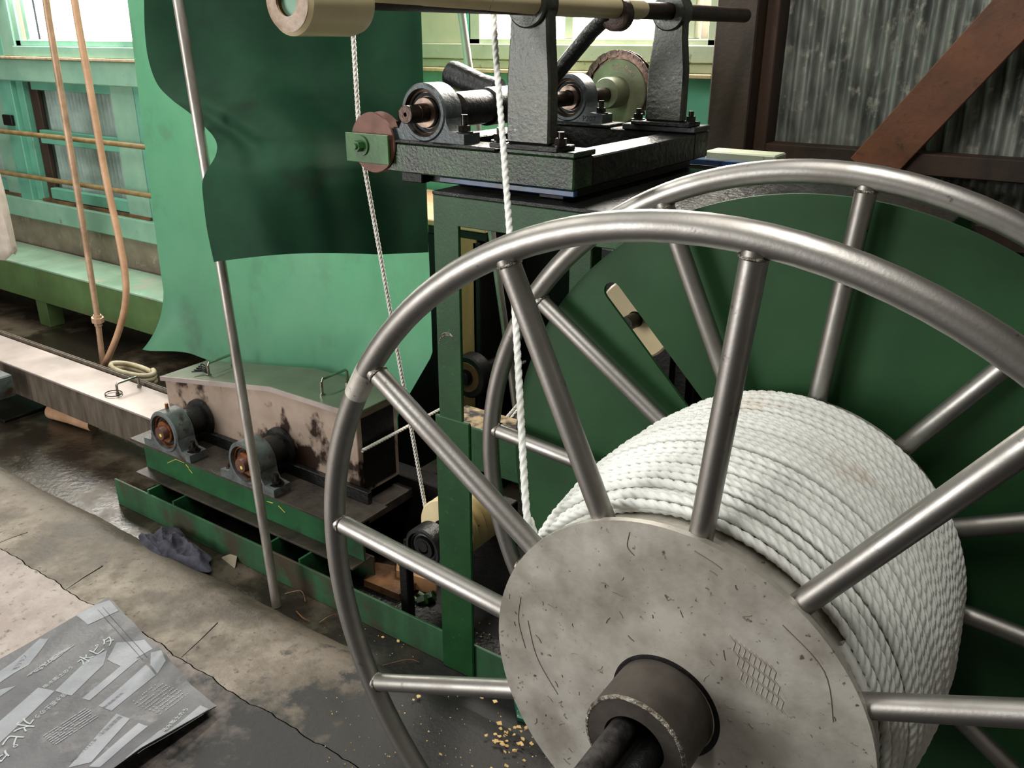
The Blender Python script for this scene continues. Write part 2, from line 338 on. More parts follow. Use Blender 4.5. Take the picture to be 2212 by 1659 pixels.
# crack along the slab edge: narrow dark gap shows the recessed strip
MB().grid(700, 2, lambda u, v: (-9+12*u, 1.0+.05*v+wob(-9+12*u), .036)).build('crack_bed', 'black', fl)
for q_ in (((392,1420),(430,1385),(470,1345)),((140,1276),(180,1248),(222,1222)),((0,1172),(30,1160),(60,1150))):
    MB().tube([aZ(*a_, .0475) for a_ in q_], .0013, 6).build('hairline_crack', 'black', fl)
WY = 2.72
wb = struct('wall_back', MB().box(-9, -2.3, WY, WY+.18, 0, .525), 'concrete', bevel=.01)
def corr(x0, x1, y, z0, z1, pitch=.036, amp=.008, n=8):
    k = int((x1-x0)/pitch*n); mb = MB()
    vs_ = []; 
    for i in range(k+1):
        x = x0+(x1-x0)*i/k; yy = y+amp*math.cos(2*PI*(x-x0)/pitch)
        vs_ += [(x, yy, z0), (x, yy, z1)]
    mb.add(vs_, [(2*i, 2*i+2, 2*i+3, 2*i+1) for i in range(k)])
    return mb
# corrugated sheets of the outer skin, one object per sheet
for i in range(3):
    corr(-9+1.65*i, -9+1.65*(i+1)+.03, WY+.085, .5, 1.46, amp=.009).build('corrugated_sheet', 'corr_far', wb, angle=80, fix=False)
corr(-4.05, -2.2, WY+.085, .5, 1.46, amp=.009).build('corrugated_sheet', 'corr_far', wb, angle=80, fix=False)
for i in range(4):
    corr(-.92+.66*i, -.92+.66*(i+1)+.02, WY+.07-.003*(i%2), 0.0, 2.6, pitch=.041, amp=.0125).build('corrugated_sheet', 'corr_grey', wb, angle=80, fix=False)
# timber of the right bay
MB().box(-1.066, -.94, WY-.10, WY+.06, 0, 4).build('timber_post', 'timber_dark', wb, bevel=.004)
MB().box(-.939, -.90, WY-.03, WY+.06, 0, 4).build('timber_post', 'timber_dark', wb, bevel=.003)
MB().box(-.90, 2.0, WY-.03, WY+.055, 1.205, 1.264).build('sill_beam', 'timber_dark', wb, bevel=.003)
MB().box(-.90, 2.0, WY-.03, WY+.055, 1.02, 1.085).build('sill_beam', 'timber_dark', wb, bevel=.003)
MB().box(-.90, 2.0, WY-.035, WY+.05, .92, .965).build('batten', 'wood_wet', wb, bevel=.003)
bd = (V(-.30,0,1.612)-V(-.57,0,1.228)).normalized(); bn = V(-bd.z,0,bd.x)
MB().obox(V(-.57,WY-.035,1.228)+bd*.75, bd, Y3, bn, .78, .016, .0635).build('timber_brace', 'timber_red', wb, bevel=.002)
# left bays: posts, header, lattice doors
MB().box(-5.47, -5.335, WY-.03, WY+.12, .525, 3.2).build('teal_post', 'teal', wb, bevel=.004)
MB().box(-9, -2.28, WY-.05, WY+.10, 1.326, 1.445).build('header_beam', 'teal_pale', wb, bevel=.006)
MB().box(-9, -1.08, WY-.065, WY+.10, 1.445, 1.458).build('dusty_ledge', 'ledge', wb, bevel=.002)
MB().box(-9, -2.28, WY-.035, WY+.10, .527, .645).build('bottom_beam', 'teal_pale', wb, bevel=.006)
def lattice(n, x0, x1, lab):
    d = struct('door_%d' % n, MB().box(x0, x0+.07, WY+.0, WY+.045, .645, 1.326), 'teal', bevel=.003)
    MB().box(x0+.075, x0+.16, WY+.03, WY+.055, .645, 1.326).build('recessed_stile', 'timber_dark' if n == 1 else 'teal', d, bevel=.003)
    MB().box(x1-.2, x1, WY+.0, WY+.045, .645, 1.326).build('stile', 'teal_pale', d, bevel=.003)
    MB().box(x0+.15, x1-.2, WY+.005, WY+.045, 1.28, 1.326).build('rail', 'teal', d, bevel=.003)
    MB().box(x0+.15, x1-.2, WY+.005, WY+.045, .985, 1.06).build('rail', 'teal', d, bevel=.003)
    MB().box(x0+.15, x1-.2, WY+.005, WY+.045, .665, .728).build('rail', 'teal', d, bevel=.003)
    MB().box(x0+.07, x1, WY-.012, WY+.04, .645, .662).build('ledge', 'wood_wet', d, bevel=.002)
    return d
lattice(1, -5.333, -4.2, '')
lattice(2, -6.55, -5.47, '')
lattice(3, -4.195, -3.1, '')
for z, x1, m in ((1.045, -3.0, 'rust'), (.80, -3.0, 'rust')):
    single(MB().tube([(-8, WY-.075, z), (-6, WY-.075, z-.004), (-4.5, WY-.075, z), (x1, WY-.075, z+.003)], .0135, 12), 'conduit_pipe', m,
           'upper rusty horizontal pipe across the teal lattice door' if z > 1 else 'lower rusty horizontal pipe across the teal lattice door', 'pipe', (-4.5, WY-.075, z))
single(MB().box(-5.46, -5.36, WY-.052, WY-.034, 1.075, 1.135), 'black_plate', 'black', 'small black plate fixed on the teal wall post', 'plate', (-5.41, WY-.04, 1.075), bevel=.003)
# windows
def window(n, x0, x1, z0, z1, mulls, frame='teal_pale', ribs=0):
    g = struct('window_%d' % n, MB().box(x0, x1, WY-.02, WY+.06, z0, z0+.03), frame, bevel=.003)
    MB().box(x0, x0+.05, WY-.02, WY+.06, z0, z1).build('frame', frame, g, bevel=.003)
    MB().box(x1-.05, x1, WY-.02, WY+.06, z0, z1).build('frame', frame, g, bevel=.003)
    MB().box(x0, x1, WY-.02, WY+.06, z1-.05, z1).build('frame', frame, g, bevel=.003)
    for x in mulls: MB().box(x-.018, x+.018, WY+.0, WY+.05, z0+.03, z1-.05).build('mullion', frame, g, bevel=.003)
    corr(x0+.03, x1-.03, WY+.10, z0+.02, z1-.02, pitch=.076, amp=.010, n=6).build('daylit_sheet', 'window_lit', g, angle=80, fix=False)
    return g
MB().box(-5.335, -5.20, WY-.03, WY+.10, 1.458, 3.2).build('pale_post', 'teal_pale', wb, bevel=.004)
w1 = window(1, -5.20, -3.4, 1.512, 2.45, (-5.10, -4.05))
MB().box(-5.2, -3.4, WY-.045, WY+.1, 1.458, 1.512).build('sill', 'teal_pale', w1, bevel=.003)
MB().box(-5.165, -5.12, WY-.005, WY+.04, 1.54, 2.4).build('sash_stile', 'creamboard', w1, bevel=.002)
MB().box(-5.10, -3.45, WY-.005, WY+.04, 1.515, 1.545).build('sash_rail', 'teal_pale', w1, bevel=.002)
window(3, -7.6, -5.47, 1.46, 2.45, (-6.5,))
MB().box(-3.4, -2.28, WY-.02, WY+.1, 1.458, 3.2).build('wall_board', 'teal', wb, bevel=.003)
MB().box(-2.3, -2.06, WY-.01, WY+.05, 1.54, 2.6).build('cream_board', 'creamboard', wb, bevel=.003)
MB().box(-2.062, -2.03, WY-.02, WY+.05, 1.54, 2.6).build('window_jamb', 'teal', wb, bevel=.003)
w2 = window(2, -2.04, -1.07, 1.53, 2.45, (-1.19, -1.63), frame='olive_band')
MB().box(-2.30, -1.07, WY-.04, WY+.06, 1.49, 1.542).build('sill_board', 'olive_band', w2, bevel=.003)
MB().box(-2.30, -1.07, WY-.03, WY+.06, 1.458, 1.489).build('sill_board', 'olive_band', w2, bevel=.003)
MB().box(-1.16, -1.085, WY+.02, WY+.045, 1.56, 2.4).build('pinkish_pane', 'clear', w2)
MB().box(-2.30, -1.07, WY-.02, WY+.06, 1.20, 1.445).build('lower_panel', 'teal', wb, bevel=.003)
MB().box(-2.30, -1.07, WY-.02, WY+.06, 0, 1.196).build('lower_panel', 'teal', wb, bevel=.003)
# shell out of view
struct('wall_upper', MB().box(-9, 3, WY+.02, WY+.2, 2.45, 4.0), 'roof')
struct('wall_left', MB().box(-9.2, -9, -4.2, WY+.2, 0, 4.0), 'roof')
struct('wall_right', MB().box(2.6, 2.8, -4.2, WY+.2, 0, 4.0), 'roof')
struct('wall_front', MB().box(-9, 2.8, -4.4, -4.2, 0, 4.0), 'roof')
struct('ceiling', MB().box(-9.2, 2.8, -4.4, WY+.2, 4.0, 4.15), 'roof')
# ------------------------------------------------------------------ bench under the windows
be = thing('wall_bench', 'long olive green low bench along the concrete wall base under the windows', 'bench', (-5, 2.4, 0))
for x0, x1 in ((-8.2, -4.915), (-4.91, -3.05)):
    MB().box(x0, x1, 2.40, 2.69, .345, .357).build('seat_board', 'bench_top', be, bevel=.002)
    MB().box(x0, x1, 2.402, 2.422, .153, .344).build('apron_panel', 'bench', be, bevel=.002)
for x in (-6.6, -4.93, -3.4): MB().box(x-.055, x+.055, 2.41, 2.50, 0, .152).build('leg', 'bench', be, bevel=.003)
def smooth_path(ctrl, n=24):
    c = [Vector(p) for p in ctrl]; out = []
    for i in range(len(c)-1):
        p0, p1, p2, p3 = c[max(i-1,0)], c[i], c[i+1], c[min(i+2,len(c)-1)]
        for k in range(n):
            t = k/n
            out.append(.5*((2*p1)+(p2-p0)*t+(2*p0-5*p1+4*p2-p3)*t*t+(3*p1-p0-3*p2+p3)*t**3))
    return out+[c[-1]]
# ------------------------------------------------------------------ reel with rope
RC = V(-.3244, .8349, .7819); RN = V(.01369, .99974, .01806).normalized()
REX = RN.cross(Z3).normalized(); REZ = REX.cross(RN).normalized(); RD = .4274
def rp(r, deg, t):
    a = math.radians(deg); return RC+RN*t+REX*(r*math.cos(a))+REZ*(r*math.sin(a))
re = thing('rope_reel', 'large bare steel spoked reel holding wound white rope', 'reel', RC)
for t in (0.0, RD):
    rim = MB().tube([rp(.6, 360*i/120, t) for i in range(120)], .0172, 20, closed=True).build('rim', 'steel', re)
    if t == 0.0:
        wp = MB(); wp.tube([rp(.6, 146+i*.8, t) for i in range(7)], .0177, 20).build('weld_patch', 'steel_plate', rim)
    for k in range(12):
        a = 25+30*k+(.4 if t else 0)
        sp = MB().cyl(rp(.243, a, t), rp(.590, a, t), .0147, n=20).build('spoke', 'steel', re)
        bead = MB()
        c0 = rp(.5822, a, t); tg = (rp(.6, a+1, t)-rp(.6, a-1, t)).normalized(); wr_ = random.Random(k)
        bead.tube([c0+tg*(.0146*math.cos(2*PI*q/18))+RN*(.0146*math.sin(2*PI*q/18))+(RC+RN*t-c0).normalized()*(-.0016*abs(math.cos(2*PI*q/18))*0+wr_.uniform(-.0006,.0006)) for q in range(18)], .0021, 8, closed=True)
        bead.build('weld_bead', 'weld', sp)
    s = -1 if t == 0 else 1
    d0 = t-.020 if t == 0 else t+.012
    pl = MB().lathe([(.060,0),(.2555,0),(.2555,.009),(.060,.009)], RC+RN*d0, RN, n=96, closed=True).build('flange_disc', 'steel_plate', re, angle=30)
MB().lathe([(.24,.0),(.24,RD)], RC, RN, n=64).build('drum_core', 'steel_plate', re)
hub = MB().lathe([(.0665,-.012),(.0665,-.096),(.0635,-.0995),(.040,-.0995),(.0385,-.097),(.0385,-.02),(.0665,-.012)], RC, RN, n=64, caps=False).build('hub', 'dark_hub', re)
MB().lathe([(.0672,-.0965),(.0668,-.0985),(.0640,-.1003),(.0628,-.1001),(.0650,-.0975)], RC, RN, n=96, caps=False).build('worn_edge', 'weld', hub)
MB().lathe([(.0735,-.0202),(.0700,-.0208),(.0665,-.0206)], RC+REX*.002, RN, n=64, caps=False).build('hub_gap', 'black', re)
def rdisc(px, py, t=-.0204):
    d = ray(px, py); o_ = V(0,0,CAMZ); P_ = RC+RN*t; return o_+d*(((P_-o_).dot(RN))/d.dot(RN))
sc_ = MB(); rs = random.Random(5)
for _ in range(90):
    rr_, aa_ = rs.uniform(.085,.25), rs.uniform(0,360); ln = rs.uniform(.003,.014); b_ = rs.uniform(0,6.28); cv = rs.uniform(-.5,.5)
    p0 = rp(rr_, aa_, -.0202); dv = REX*math.cos(b_)+REZ*math.sin(b_); ov = REX*-math.sin(b_)+REZ*math.cos(b_)
    sc_.tube([p0, p0+dv*ln*.5+ov*ln*cv*.3, p0+dv*ln], rs.uniform(.00035,.0009), 5)
for ch_ in (((1140,1340),(1160,1420),(1205,1500)),((1125,1290),(1120,1340),(1135,1400)),((1690,1350),(1780,1450),(1800,1560)),((1500,1190),(1540,1215),(1560,1230)),((1360,1150),(1355,1180),(1370,1200))):
    sc_.tube(smooth_path([rdisc(*q) for q in ch_], 6), .0005, 5)
sc_.build('scratches', 'dark_scratch', re, kind='stuff')
tm = MB()
for k in range(9):
    tm.tube([rdisc(1575+11*k+(9 if j % 2 else 0)+4*j, 1372+8*k+16*j) for j in range(8)], .0007, 5)
tm.build('tread_print', 'pale_scratch', re, kind='stuff')
MB().cyl(RC-RN*.05, RC-RN*.012, .0384, n=40).build('bore_plug', 'black', re)
MB().cyl(rp(.022, 140, -.36), rp(.022, 140, -.03), .0155, n=20).build('rod', 'dark_rod', re)
MB().obox(rp(.006, -60, -.19), REX*.64+REZ*.77, RN, REX*.77-REZ*.64, .0045, .16, .030).build('flat_key_bar', 'black', re, bevel=.001)
MB().cyl(rp(.020, -40, -.36), rp(.020, -40, -.03), .017, n=20).build('rod', 'cast_black', re)
MB().cyl(RC+RN*RD, RC+RN*.9, .03, n=24).build('axle', 'dark_hub', re)
def rope_geo(mb, pts, R, pitch, n=12, hand=1):
    P = np.array([tuple(p) for p in pts], float); N_ = len(P)
    T = np.gradient(P, axis=0); T /= np.linalg.norm(T, axis=1)[:,None]
    seg = np.r_[0, np.cumsum(np.linalg.norm(np.diff(P, axis=0), axis=1))]
    A = np.zeros_like(P); a = np.cross(T[0], [0.3,.5,.8]); a /= np.linalg.norm(a)
    for i in range(N_):
        a = a-T[i]*(a@T[i]); a /= np.linalg.norm(a); A[i] = a
    B = np.cross(T, A)
    k = np.arange(n)*2*PI/n
    rad = R*(.70+.30*np.abs(np.cos(1.5*k))**.8)
    ph = k[None,:]+hand*(2*PI*seg/pitch)[:,None]
    ring = P[:,None,:]+rad[None,:,None]*(np.cos(ph)[:,:,None]*A[:,None,:]+np.sin(ph)[:,:,None]*B[:,None,:])
    idx = np.arange(N_*n).reshape(N_, n)
    f = np.stack([idx[:-1], np.roll(idx[:-1], -1, 1), np.roll(idx[1:], -1, 1), idx[1:]], -1).reshape(-1, 4)
    o = len(mb.v); mb.v += [tuple(p) for p in ring.reshape(-1,3).tolist()]; mb.f += [tuple(q) for q in (f+o).tolist()]
    return mb
def resample(pts, step):
    P = np.array([tuple(p) for p in pts], float)
    s = np.r_[0, np.cumsum(np.linalg.norm(np.diff(P, axis=0), axis=1))]
    q = np.arange(0, s[-1], step); return np.stack([np.interp(q, s, P[:,i]) for i in range(3)], -1)
RR = .0062
env_t = [.018,.05,.09,.15,.21,.275,.336,.41]; env_r = [.258,.270,.280,.289,.290,.288,.282,.276]
coil = MB(); turns = 32; per = 420; pts = []
toff = [random.choice([0,0,-.001,-.002,-.0035,-.006,.001]) for _ in range(turns+3)]
loff = [random.uniform(-.0016,.0016) for _ in range(turns+3)]
for i in range(turns*per+1):
    k = i/per; th = k*360.0; j = int(k); fr = k-j
    w_ = fr*fr*(3-2*fr)
    t = .02+(RD-.04)*(k/turns)+loff[j]*(1-w_)+loff[j+1]*w_
    r = float(np.interp(t, env_t, env_r))-RR+toff[j]*(1-w_)+toff[j+1]*w_+.0012*math.sin(k*2.4*PI+j)
    pts.append(rp(r, 180+th, t))
rope_geo(coil, pts, RR*1.04, .046)
# second, lower layer fills the gaps with crossing turns
pts2 = []
for i in range(26*220+1):
    k = i/220; t = RD-.022-(RD-.044)*(k/26); pts2.append(rp(float(np.interp(t, env_t, env_r))-RR*2.7, 40+k*360, t))
rope_geo(coil, pts2, RR*1.15, .040, n=6)
TUBE_X, TUBE_Z = -.95, 1.62
top = aX(1072, 40, TUBE_X-.03); 
ctrl = [rp(.283, 205, .118), rp(.284, 180, .113), rp(.2865, 163, .108), V(*(Vector(rp(.30, 155, .108))+V(-.012,0,.03)))]
p_end = V(TUBE_X-.034, top.y, TUBE_Z-.05)
ctrl2 = [p_end.lerp(V(-.623,.945,.90), .0), V(TUBE_X-.020, top.y+.01, TUBE_Z+.01), V(TUBE_X-.012, top.y+.02, TUBE_Z+.4), V(TUBE_X, top.y+.03, 2.6)]
lower = V(-.622,.948,.915)
path = [rp(.2845, 222, .121), rp(.2855, 200, .118), rp(.286, 180, .115), rp(.288, 168, .114), lower.lerp(rp(.288,168,.114), .45), lower, lower.lerp(p_end, .35)+V(.004,0,0), lower.lerp(p_end, .7)+V(.003,0,0), p_end, V(TUBE_X-.040, top.y+.01, TUBE_Z+.05), V(TUBE_X-.042, top.y+.03, TUBE_Z+.4), V(TUBE_X-.04, top.y+.06, 2.7)]
rope_geo(coil, resample(smooth_path(path, 30), .004), RR, .048)
single(coil, 'rope', 'rope', 'thick white twisted rope wound round the steel reel and rising to the cream roller', 'rope', RC, angle=180, fix=False)
# ------------------------------------------------------------------ green drive disc behind the reel
dt = .462; slot = []
dd = thing('drive_disc', 'big flat dark green disc with a long slot behind the reel', 'disc', RC+RN*dt)
def disc_poly(a):
    return (.563*math.cos(a), .563*math.sin(a))
def slotted_disc(mb, t0, t1):
    bm = bmesh.new(); n = 160
    outer = [bm.verts.new(rp(.563, 360*i/n, 0)) for i in range(n)]
    sl = []
    a = math.radians(134.5); dx, dy = math.cos(a), math.sin(a); px, py = -dy, dx; hw = .0165
    pts_ = []
    for (r0, base) in ((.508, a-PI/2), (.20, a+PI/2)):
        for i in range(9):
            th = base+PI*i/8; pts_.append((r0*dx+hw*math.cos(th), r0*dy+hw*math.sin(th)))
    inner = [bm.verts.new(RC+REX*p[0]+REZ*p[1]) for p in pts_]
    e = [bm.edges.new((outer[i], outer[(i+1)%n])) for i in range(n)]+[bm.edges.new((inner[i], inner[(i+1)%len(inner)])) for i in range(len(inner))]
    bmesh.ops.triangle_fill(bm, use_beauty=True, edges=e)
    bm.verts.index_update()
    vs_ = [v.co.copy() for v in bm.verts]; fs = [tuple(v.index for v in f.verts) for f in bm.faces]
    ed = [tuple(v.index for v in x.verts) for x in bm.edges if len(x.link_faces) == 1]
    bm.free(); m = len(vs_)
    mb.add([p+RN*t0 for p in vs_]+[p+RN*t1 for p in vs_], fs+[tuple(i+m for i in reversed(f)) for f in fs]+[(a_,b_,b_+m,a_+m) for a_,b_ in ed])
    return mb
slotted_disc(MB(), dt, dt+.006).build('plate', 'disc_green', dd, angle=30)
MB().cyl(RC+RN*(dt+.006), RC+RN*(dt+.13), .09, n=32).build('boss', 'green', dd)
MB().cyl(RC+RN*(dt+.13), RC+RN*(dt+.5), .03, n=24).build('spindle', 'black', dd)
# ------------------------------------------------------------------ lower green machine frame on its base beam
mf = thing('machine_frame', 'dark green steel stand with oily table top on a long base beam', 'machine frame', (-1.15, 1.44, 0))
MB().prism([(-1.19,.722),(-1.122,.722),(-1.122,1.189),(-.30,1.189),(-.30,.0),(-.22,.0),(-.22,1.250),(-1.19,1.250)], (0,0,0), X3, Z3, Y3, 1.4385, 1.4475).build('front_plate', 'green', mf, bevel=.0015)
MB().box(-1.203, -1.100, 1.4365, 1.4455, .0, .735).build('post', 'green', mf, bevel=.003)
for x in (-1.19, -.30): MB().box(x, x+.07, 2.02, 2.08, 0, 1.19).build('post', 'green', mf, bevel=.003)
MB().box(-1.19, -.22, 2.02, 2.08, 1.189, 1.250).build('top_rail', 'green', mf, bevel=.003)
MB().box(-1.19, -1.182, 1.4475, 2.02, 1.189, 1.250).build('top_rail', 'green', mf, bevel=.003)
MB().box(-1.099, -.22, 1.4385, 1.4475, .620, .728).build('cross_rail', 'green', mf, bevel=.003)
MB().box(-1.19, -.24, 1.449, 1.545, .700, .724).build('dusty_tray', 'sawdust', mf, bevel=.002)
MB().box(-1.192, -.22, 1.438, 2.085, 1.250, 1.258).build('table_plate', 'black_oily', mf, bevel=.002)
bb = MB(); bb.box(-2.70, -.15, 1.4462, 1.4542, 0, .102); bb.build('base_beam', 'beam_green', mf, bevel=.0015)
MB().box(-2.70, -.15, 1.4542, 1.60, .004, .010).build('beam_floor', 'black_oily', mf)
MB().box(-2.70, -1.60, 1.60, 1.608, 0, .102).build('base_beam', 'beam_green', mf, bevel=.0015)
# grease ridge / scuff on the post
mb = MB()
for k in range(3):
    mb.tube(smooth_path([aY(948+2*k, 742-7*k, 1.4385), aY(955, 722+3*k, 1.4385), aY(970, 720+2*k, 1.4385), aY(978, 728+k, 1.4385)], 6), .0012, 5)
mb.build('grease_smear', 'weld', mf)
# ------------------------------------------------------------------ pillow block builder
def pillow(parent, x, y, z0, R, h, L, w, mh, mr, sr, mbolt='bolt', stud=.018, lab=None):
    bt = .36*R; poly = [(-L/2,0),(L/2,0),(L/2,bt),(R*1.16,bt*1.15),(R*1.0,bt*1.9),(R*.97,h)]
    poly += [(p[0], p[1]) for p in arc((0,h), R*.9, 0, -PI, 16)]
    poly += [(-R*.97,h),(-R*1.0,bt*1.9),(-R*1.16,bt*1.15),(-L/2,bt)]
    mb = MB().prism(poly, (x,y,z0), X3, Z3, Y3, -w/2, w/2)
    mb.lathe([(R*.93,-w*.56),(R,-w*.48),(R,w*.48),(R*.82,w*.5),(R*.80,w*.3),(R*.82,-w*.56)], (x,y,z0+h), Y3, n=48, closed=True)
    hs = mb.build('pillow_block', mh, parent, label=lab)
    MB().lathe([(.83*R,-.36*w),(.70*R,-.40*w),(.685*R,-.24*w),(.53*R,-.24*w),(.50*R,-.46*w),(sr,-.46*w),(sr,.5*w),(.83*R,.42*w)], (x,y,z0+h), Y3, n=48, closed=True).build('bearing_insert', mr, hs)
    MB().lathe([(.665*R,-.30*w),(.61*R,-.34*w),(.555*R,-.30*w)], (x,y,z0+h), Y3, n=40, caps=False).build('seal_ring', 'cast_grey', hs)
    for s in (-1,1): hexbolt((x+s*L*.41, y, z0+bt), hs, r=.011*R/.06, h=.012, stud=stud, m=mbolt)
    return hs
# ------------------------------------------------------------------ upper roller unit
ru = thing('roller_unit', 'oily bolted frame carrying bearings, sprocket and a cream guide roller', 'roller unit', (-1.1, 1.47, 1.26))
MB().box(-1.345, -.861, 1.47, 1.545, 1.283, 1.346).build('front_beam', 'green_oily', ru, bevel=.003)
MB().box(-.945, -.861, 1.545, 2.05, 1.283, 1.343).build('side_beam', 'black_oily', ru, bevel=.003)
MB().box(-1.345, -.861, 2.05, 2.135, 1.283, 1.346).build('rear_beam', 'black_oily', ru, bevel=.003)
MB().box(-1.345, -1.27, 1.545, 2.05, 1.283, 1.343).build('side_beam', 'black_oily', ru, bevel=.003)
MB().box(-1.03, -.858, 1.466, 1.55, 1.346, 1.357).build('mount_plate', 'green_oily', ru, bevel=.002)
MB().box(-1.345, -1.045, 1.466, 1.55, 1.346, 1.353).build('mount_plate', 'black_oily', ru, bevel=.002)
MB().box(-1.06, -.861, 2.045, 2.14, 1.346, 1.360).build('mount_plate', 'cast_grey', ru, bevel=.002)
MB().box(-1.345, -1.10, 2.045, 2.14, 1.346, 1.354).build('mount_plate', 'black_oily', ru, bevel=.002)
for x in (-1.30,-.93):
    for y in (1.50, 2.06): MB().box(x-.03, x+.03, y+.0, y+.03, 1.258, 1.283).build('spacer', 'black', ru, bevel=.002)
MB().box(-1.20, -.862, 1.475, 1.49, 1.270, 1.283).build('slide_rail', 'blue', ru, bevel=.002)
MB().box(-1.32, -.89, 1.53, 2.10, 1.2585, 1.284).build('dark_gap_filler', 'black', ru, bevel=.002)  # black box added to darken the bright gap under the frame
pillow(ru, -1.24, 1.505, 1.352, .061, .060, .215, .056, 'cast_grey', 'race', .0195, stud=.022, lab='blue-grey pillow block with the bare shaft end')
pb2 = pillow(ru, -1.24, 2.10, 1.354, .061, .060, .215, .056, 'cast_grey', 'race', .0195, lab='rear blue-grey pillow block beside the sprocket')
# embossed mark on the rear housing foot
tv, tf = text_mesh('P207', .020)
MB().add([V(-1.24+.048+v[0], 2.10-.0285, 1.357+v[1]) for v in tv], tf).build('cast_mark', 'black', pb2, smooth=False, fix=False)
sh = MB(); sx, sz = -1.24, 1.412
sh.lathe([(.0045,1.424),(.0045,1.418),(.0172,1.418),(.0186,1.4195),(.0186,1.452),(.0195,1.453),(.0195,2.42),(0,2.42)], (sx,0,sz), Y3, n=40)
sh.build('shaft', 'shaft', ru)
MB().lathe([(.020,1.585),(.036,1.587),(.038,1.60),(.038,1.70),(.043,1.702),(.043,1.93),(.02,1.935)], (sx,0,sz), Y3, n=36).build('hub', 'cast_black', ru)
MB().lathe([(0.0,-.002),(.030,0),(.033,.012),(.030,.10),(.036,.15)], aY(972, 158, 1.80), (Vector((sx,1.80,sz+.012))-aY(972,158,1.80)), n=28).build('branch_sleeve', 'cast_black', ru)
MB().tube([V(sx+.01,1.86,sz+.02), V(-1.14,1.84,1.475), V(-1.02,1.80,1.575), V(-.965,1.78,1.61)], .0175, 16).build('lever_arm', 'black_oily', ru)
MB().lathe([(.026,0),(.034,.003),(.034,.03),(.026,.033)], V(TUBE_X,1.77,TUBE_Z-.012), Y3, n=28).build('lever_eye', 'rusty_rod', ru)
# brackets
def bracket(y, x, zb, wb_, wt, thk, zt=TUBE_Z):
    poly = [(-wb_/2,0),(wb_/2,0),(wb_/2*1.0,.05),(wb_/2*.99,.12),(wt/2*1.02,.19),(wt/2*.95,zt-zb)]
    poly += arc((0,zt-zb), wt/2, 0, PI, 14)[1:]
    poly += [(-wt/2*.95,zt-zb-.01),(-wt/2*1.02,.19),(-wb_/2*.99,.12),(-wb_/2,.05)]
    b = MB().prism(poly, (x,y,zb), X3, Z3, Y3, -thk/2, thk/2).build('bracket', 'bracket', ru, bevel=.004)
    MB().lathe([(.0205,-thk*.75),(.040,-thk*.78),(.043,-thk*.7),(.043,thk*.6),(.0205,thk*.6)], (x,y,zt), Y3, n=36, closed=True).build('boss', 'bracket', b)
    MB().box(x-wb_/2-.03, x+wb_/2+.03, y-.035, y+.035, zb-.010, zb).build('foot_plate', 'black_oily', b, bevel=.002)
    for s in (-1,1): hexbolt((x+s*(wb_/2+.022), y-.008, zb), b, r=.0105, h=.012, stud=.012)
bracket(1.475, -.962, 1.367, .100, .086, .034)
bracket(2.065, -.950, 1.370, .098, .078, .034)
MB().cyl((TUBE_X,.872,TUBE_Z-.0045), (TUBE_X,2.545,TUBE_Z+.002), .0188, n=28).build('roller_rod', 'rusty_rod', ru)
MB().lathe([(.0195,.90),(.0215,.905),(.0218,1.40),(.0216,1.885),(.0195,1.90)], (TUBE_X,0,TUBE_Z+.001), Y3, n=40).build('guide_roller', 'cream', ru)
CO = V(TUBE_X,0,TUBE_Z-.014)
cl = MB().lathe([(.0205,.862),(.040,.860),(.0445,.866),(.0445,.972),(.041,.985),(.022,.988)], CO, Y3, n=40, caps=False).build('roller_collar', 'cream', ru)
MB().lathe([(.0200,.8585),(.030,.8575),(.040,.8595)], CO, Y3, n=40, caps=False).build('worn_face', 'cream_worn', cl)
MB().lathe([(0,.868),(.021,.868),(.021,.875)], CO, Y3, n=30).build('green_plug', 'teal_pale', cl)
# side pulley on a bright green bracket
pl0, pl1 = aY(747, 285, 1.455), aY(835, 362, 1.455)
br = MB().box(pl0.x, pl1.x+.01, 1.452, 1.458, pl1.z+.006, pl0.z).build('pulley_bracket', 'bracket_green', ru, bevel=.001)
MB().box(pl0.x+.01, pl1.x+.02, 1.505, 1.511, pl1.z+.006, pl0.z).build('pulley_bracket', 'bracket_green', ru, bevel=.001)
pc = V((pl0.x+pl1.x)/2+.012, 1.482, 1.366-.024)
pw = MB().lathe([(.010,-.018),(.064,-.018),(.066,-.015),(.052,-.003),(.052,.003),(.066,.015),(.064,.018),(.010,.018)], pc, Y3, n=44, closed=True).build('rope_pulley', 'brown_disc', ru)
bc = pc+V(-.022,0,-.006)
MB().cyl(bc+V(0,-.031,0), bc+V(0,.04,0), .006, n=14).cyl(bc+V(0,-.0345,0), bc+V(0,-.0305,0), .022, n=28).cyl(bc+V(0,-.050,0), bc+V(0,-.034,0), .0125, n=6).cyl(bc+V(0,-.056,0), bc+V(0,-.05,0), .007, n=14).build('pulley_bolt', 'bracket_green', ru)
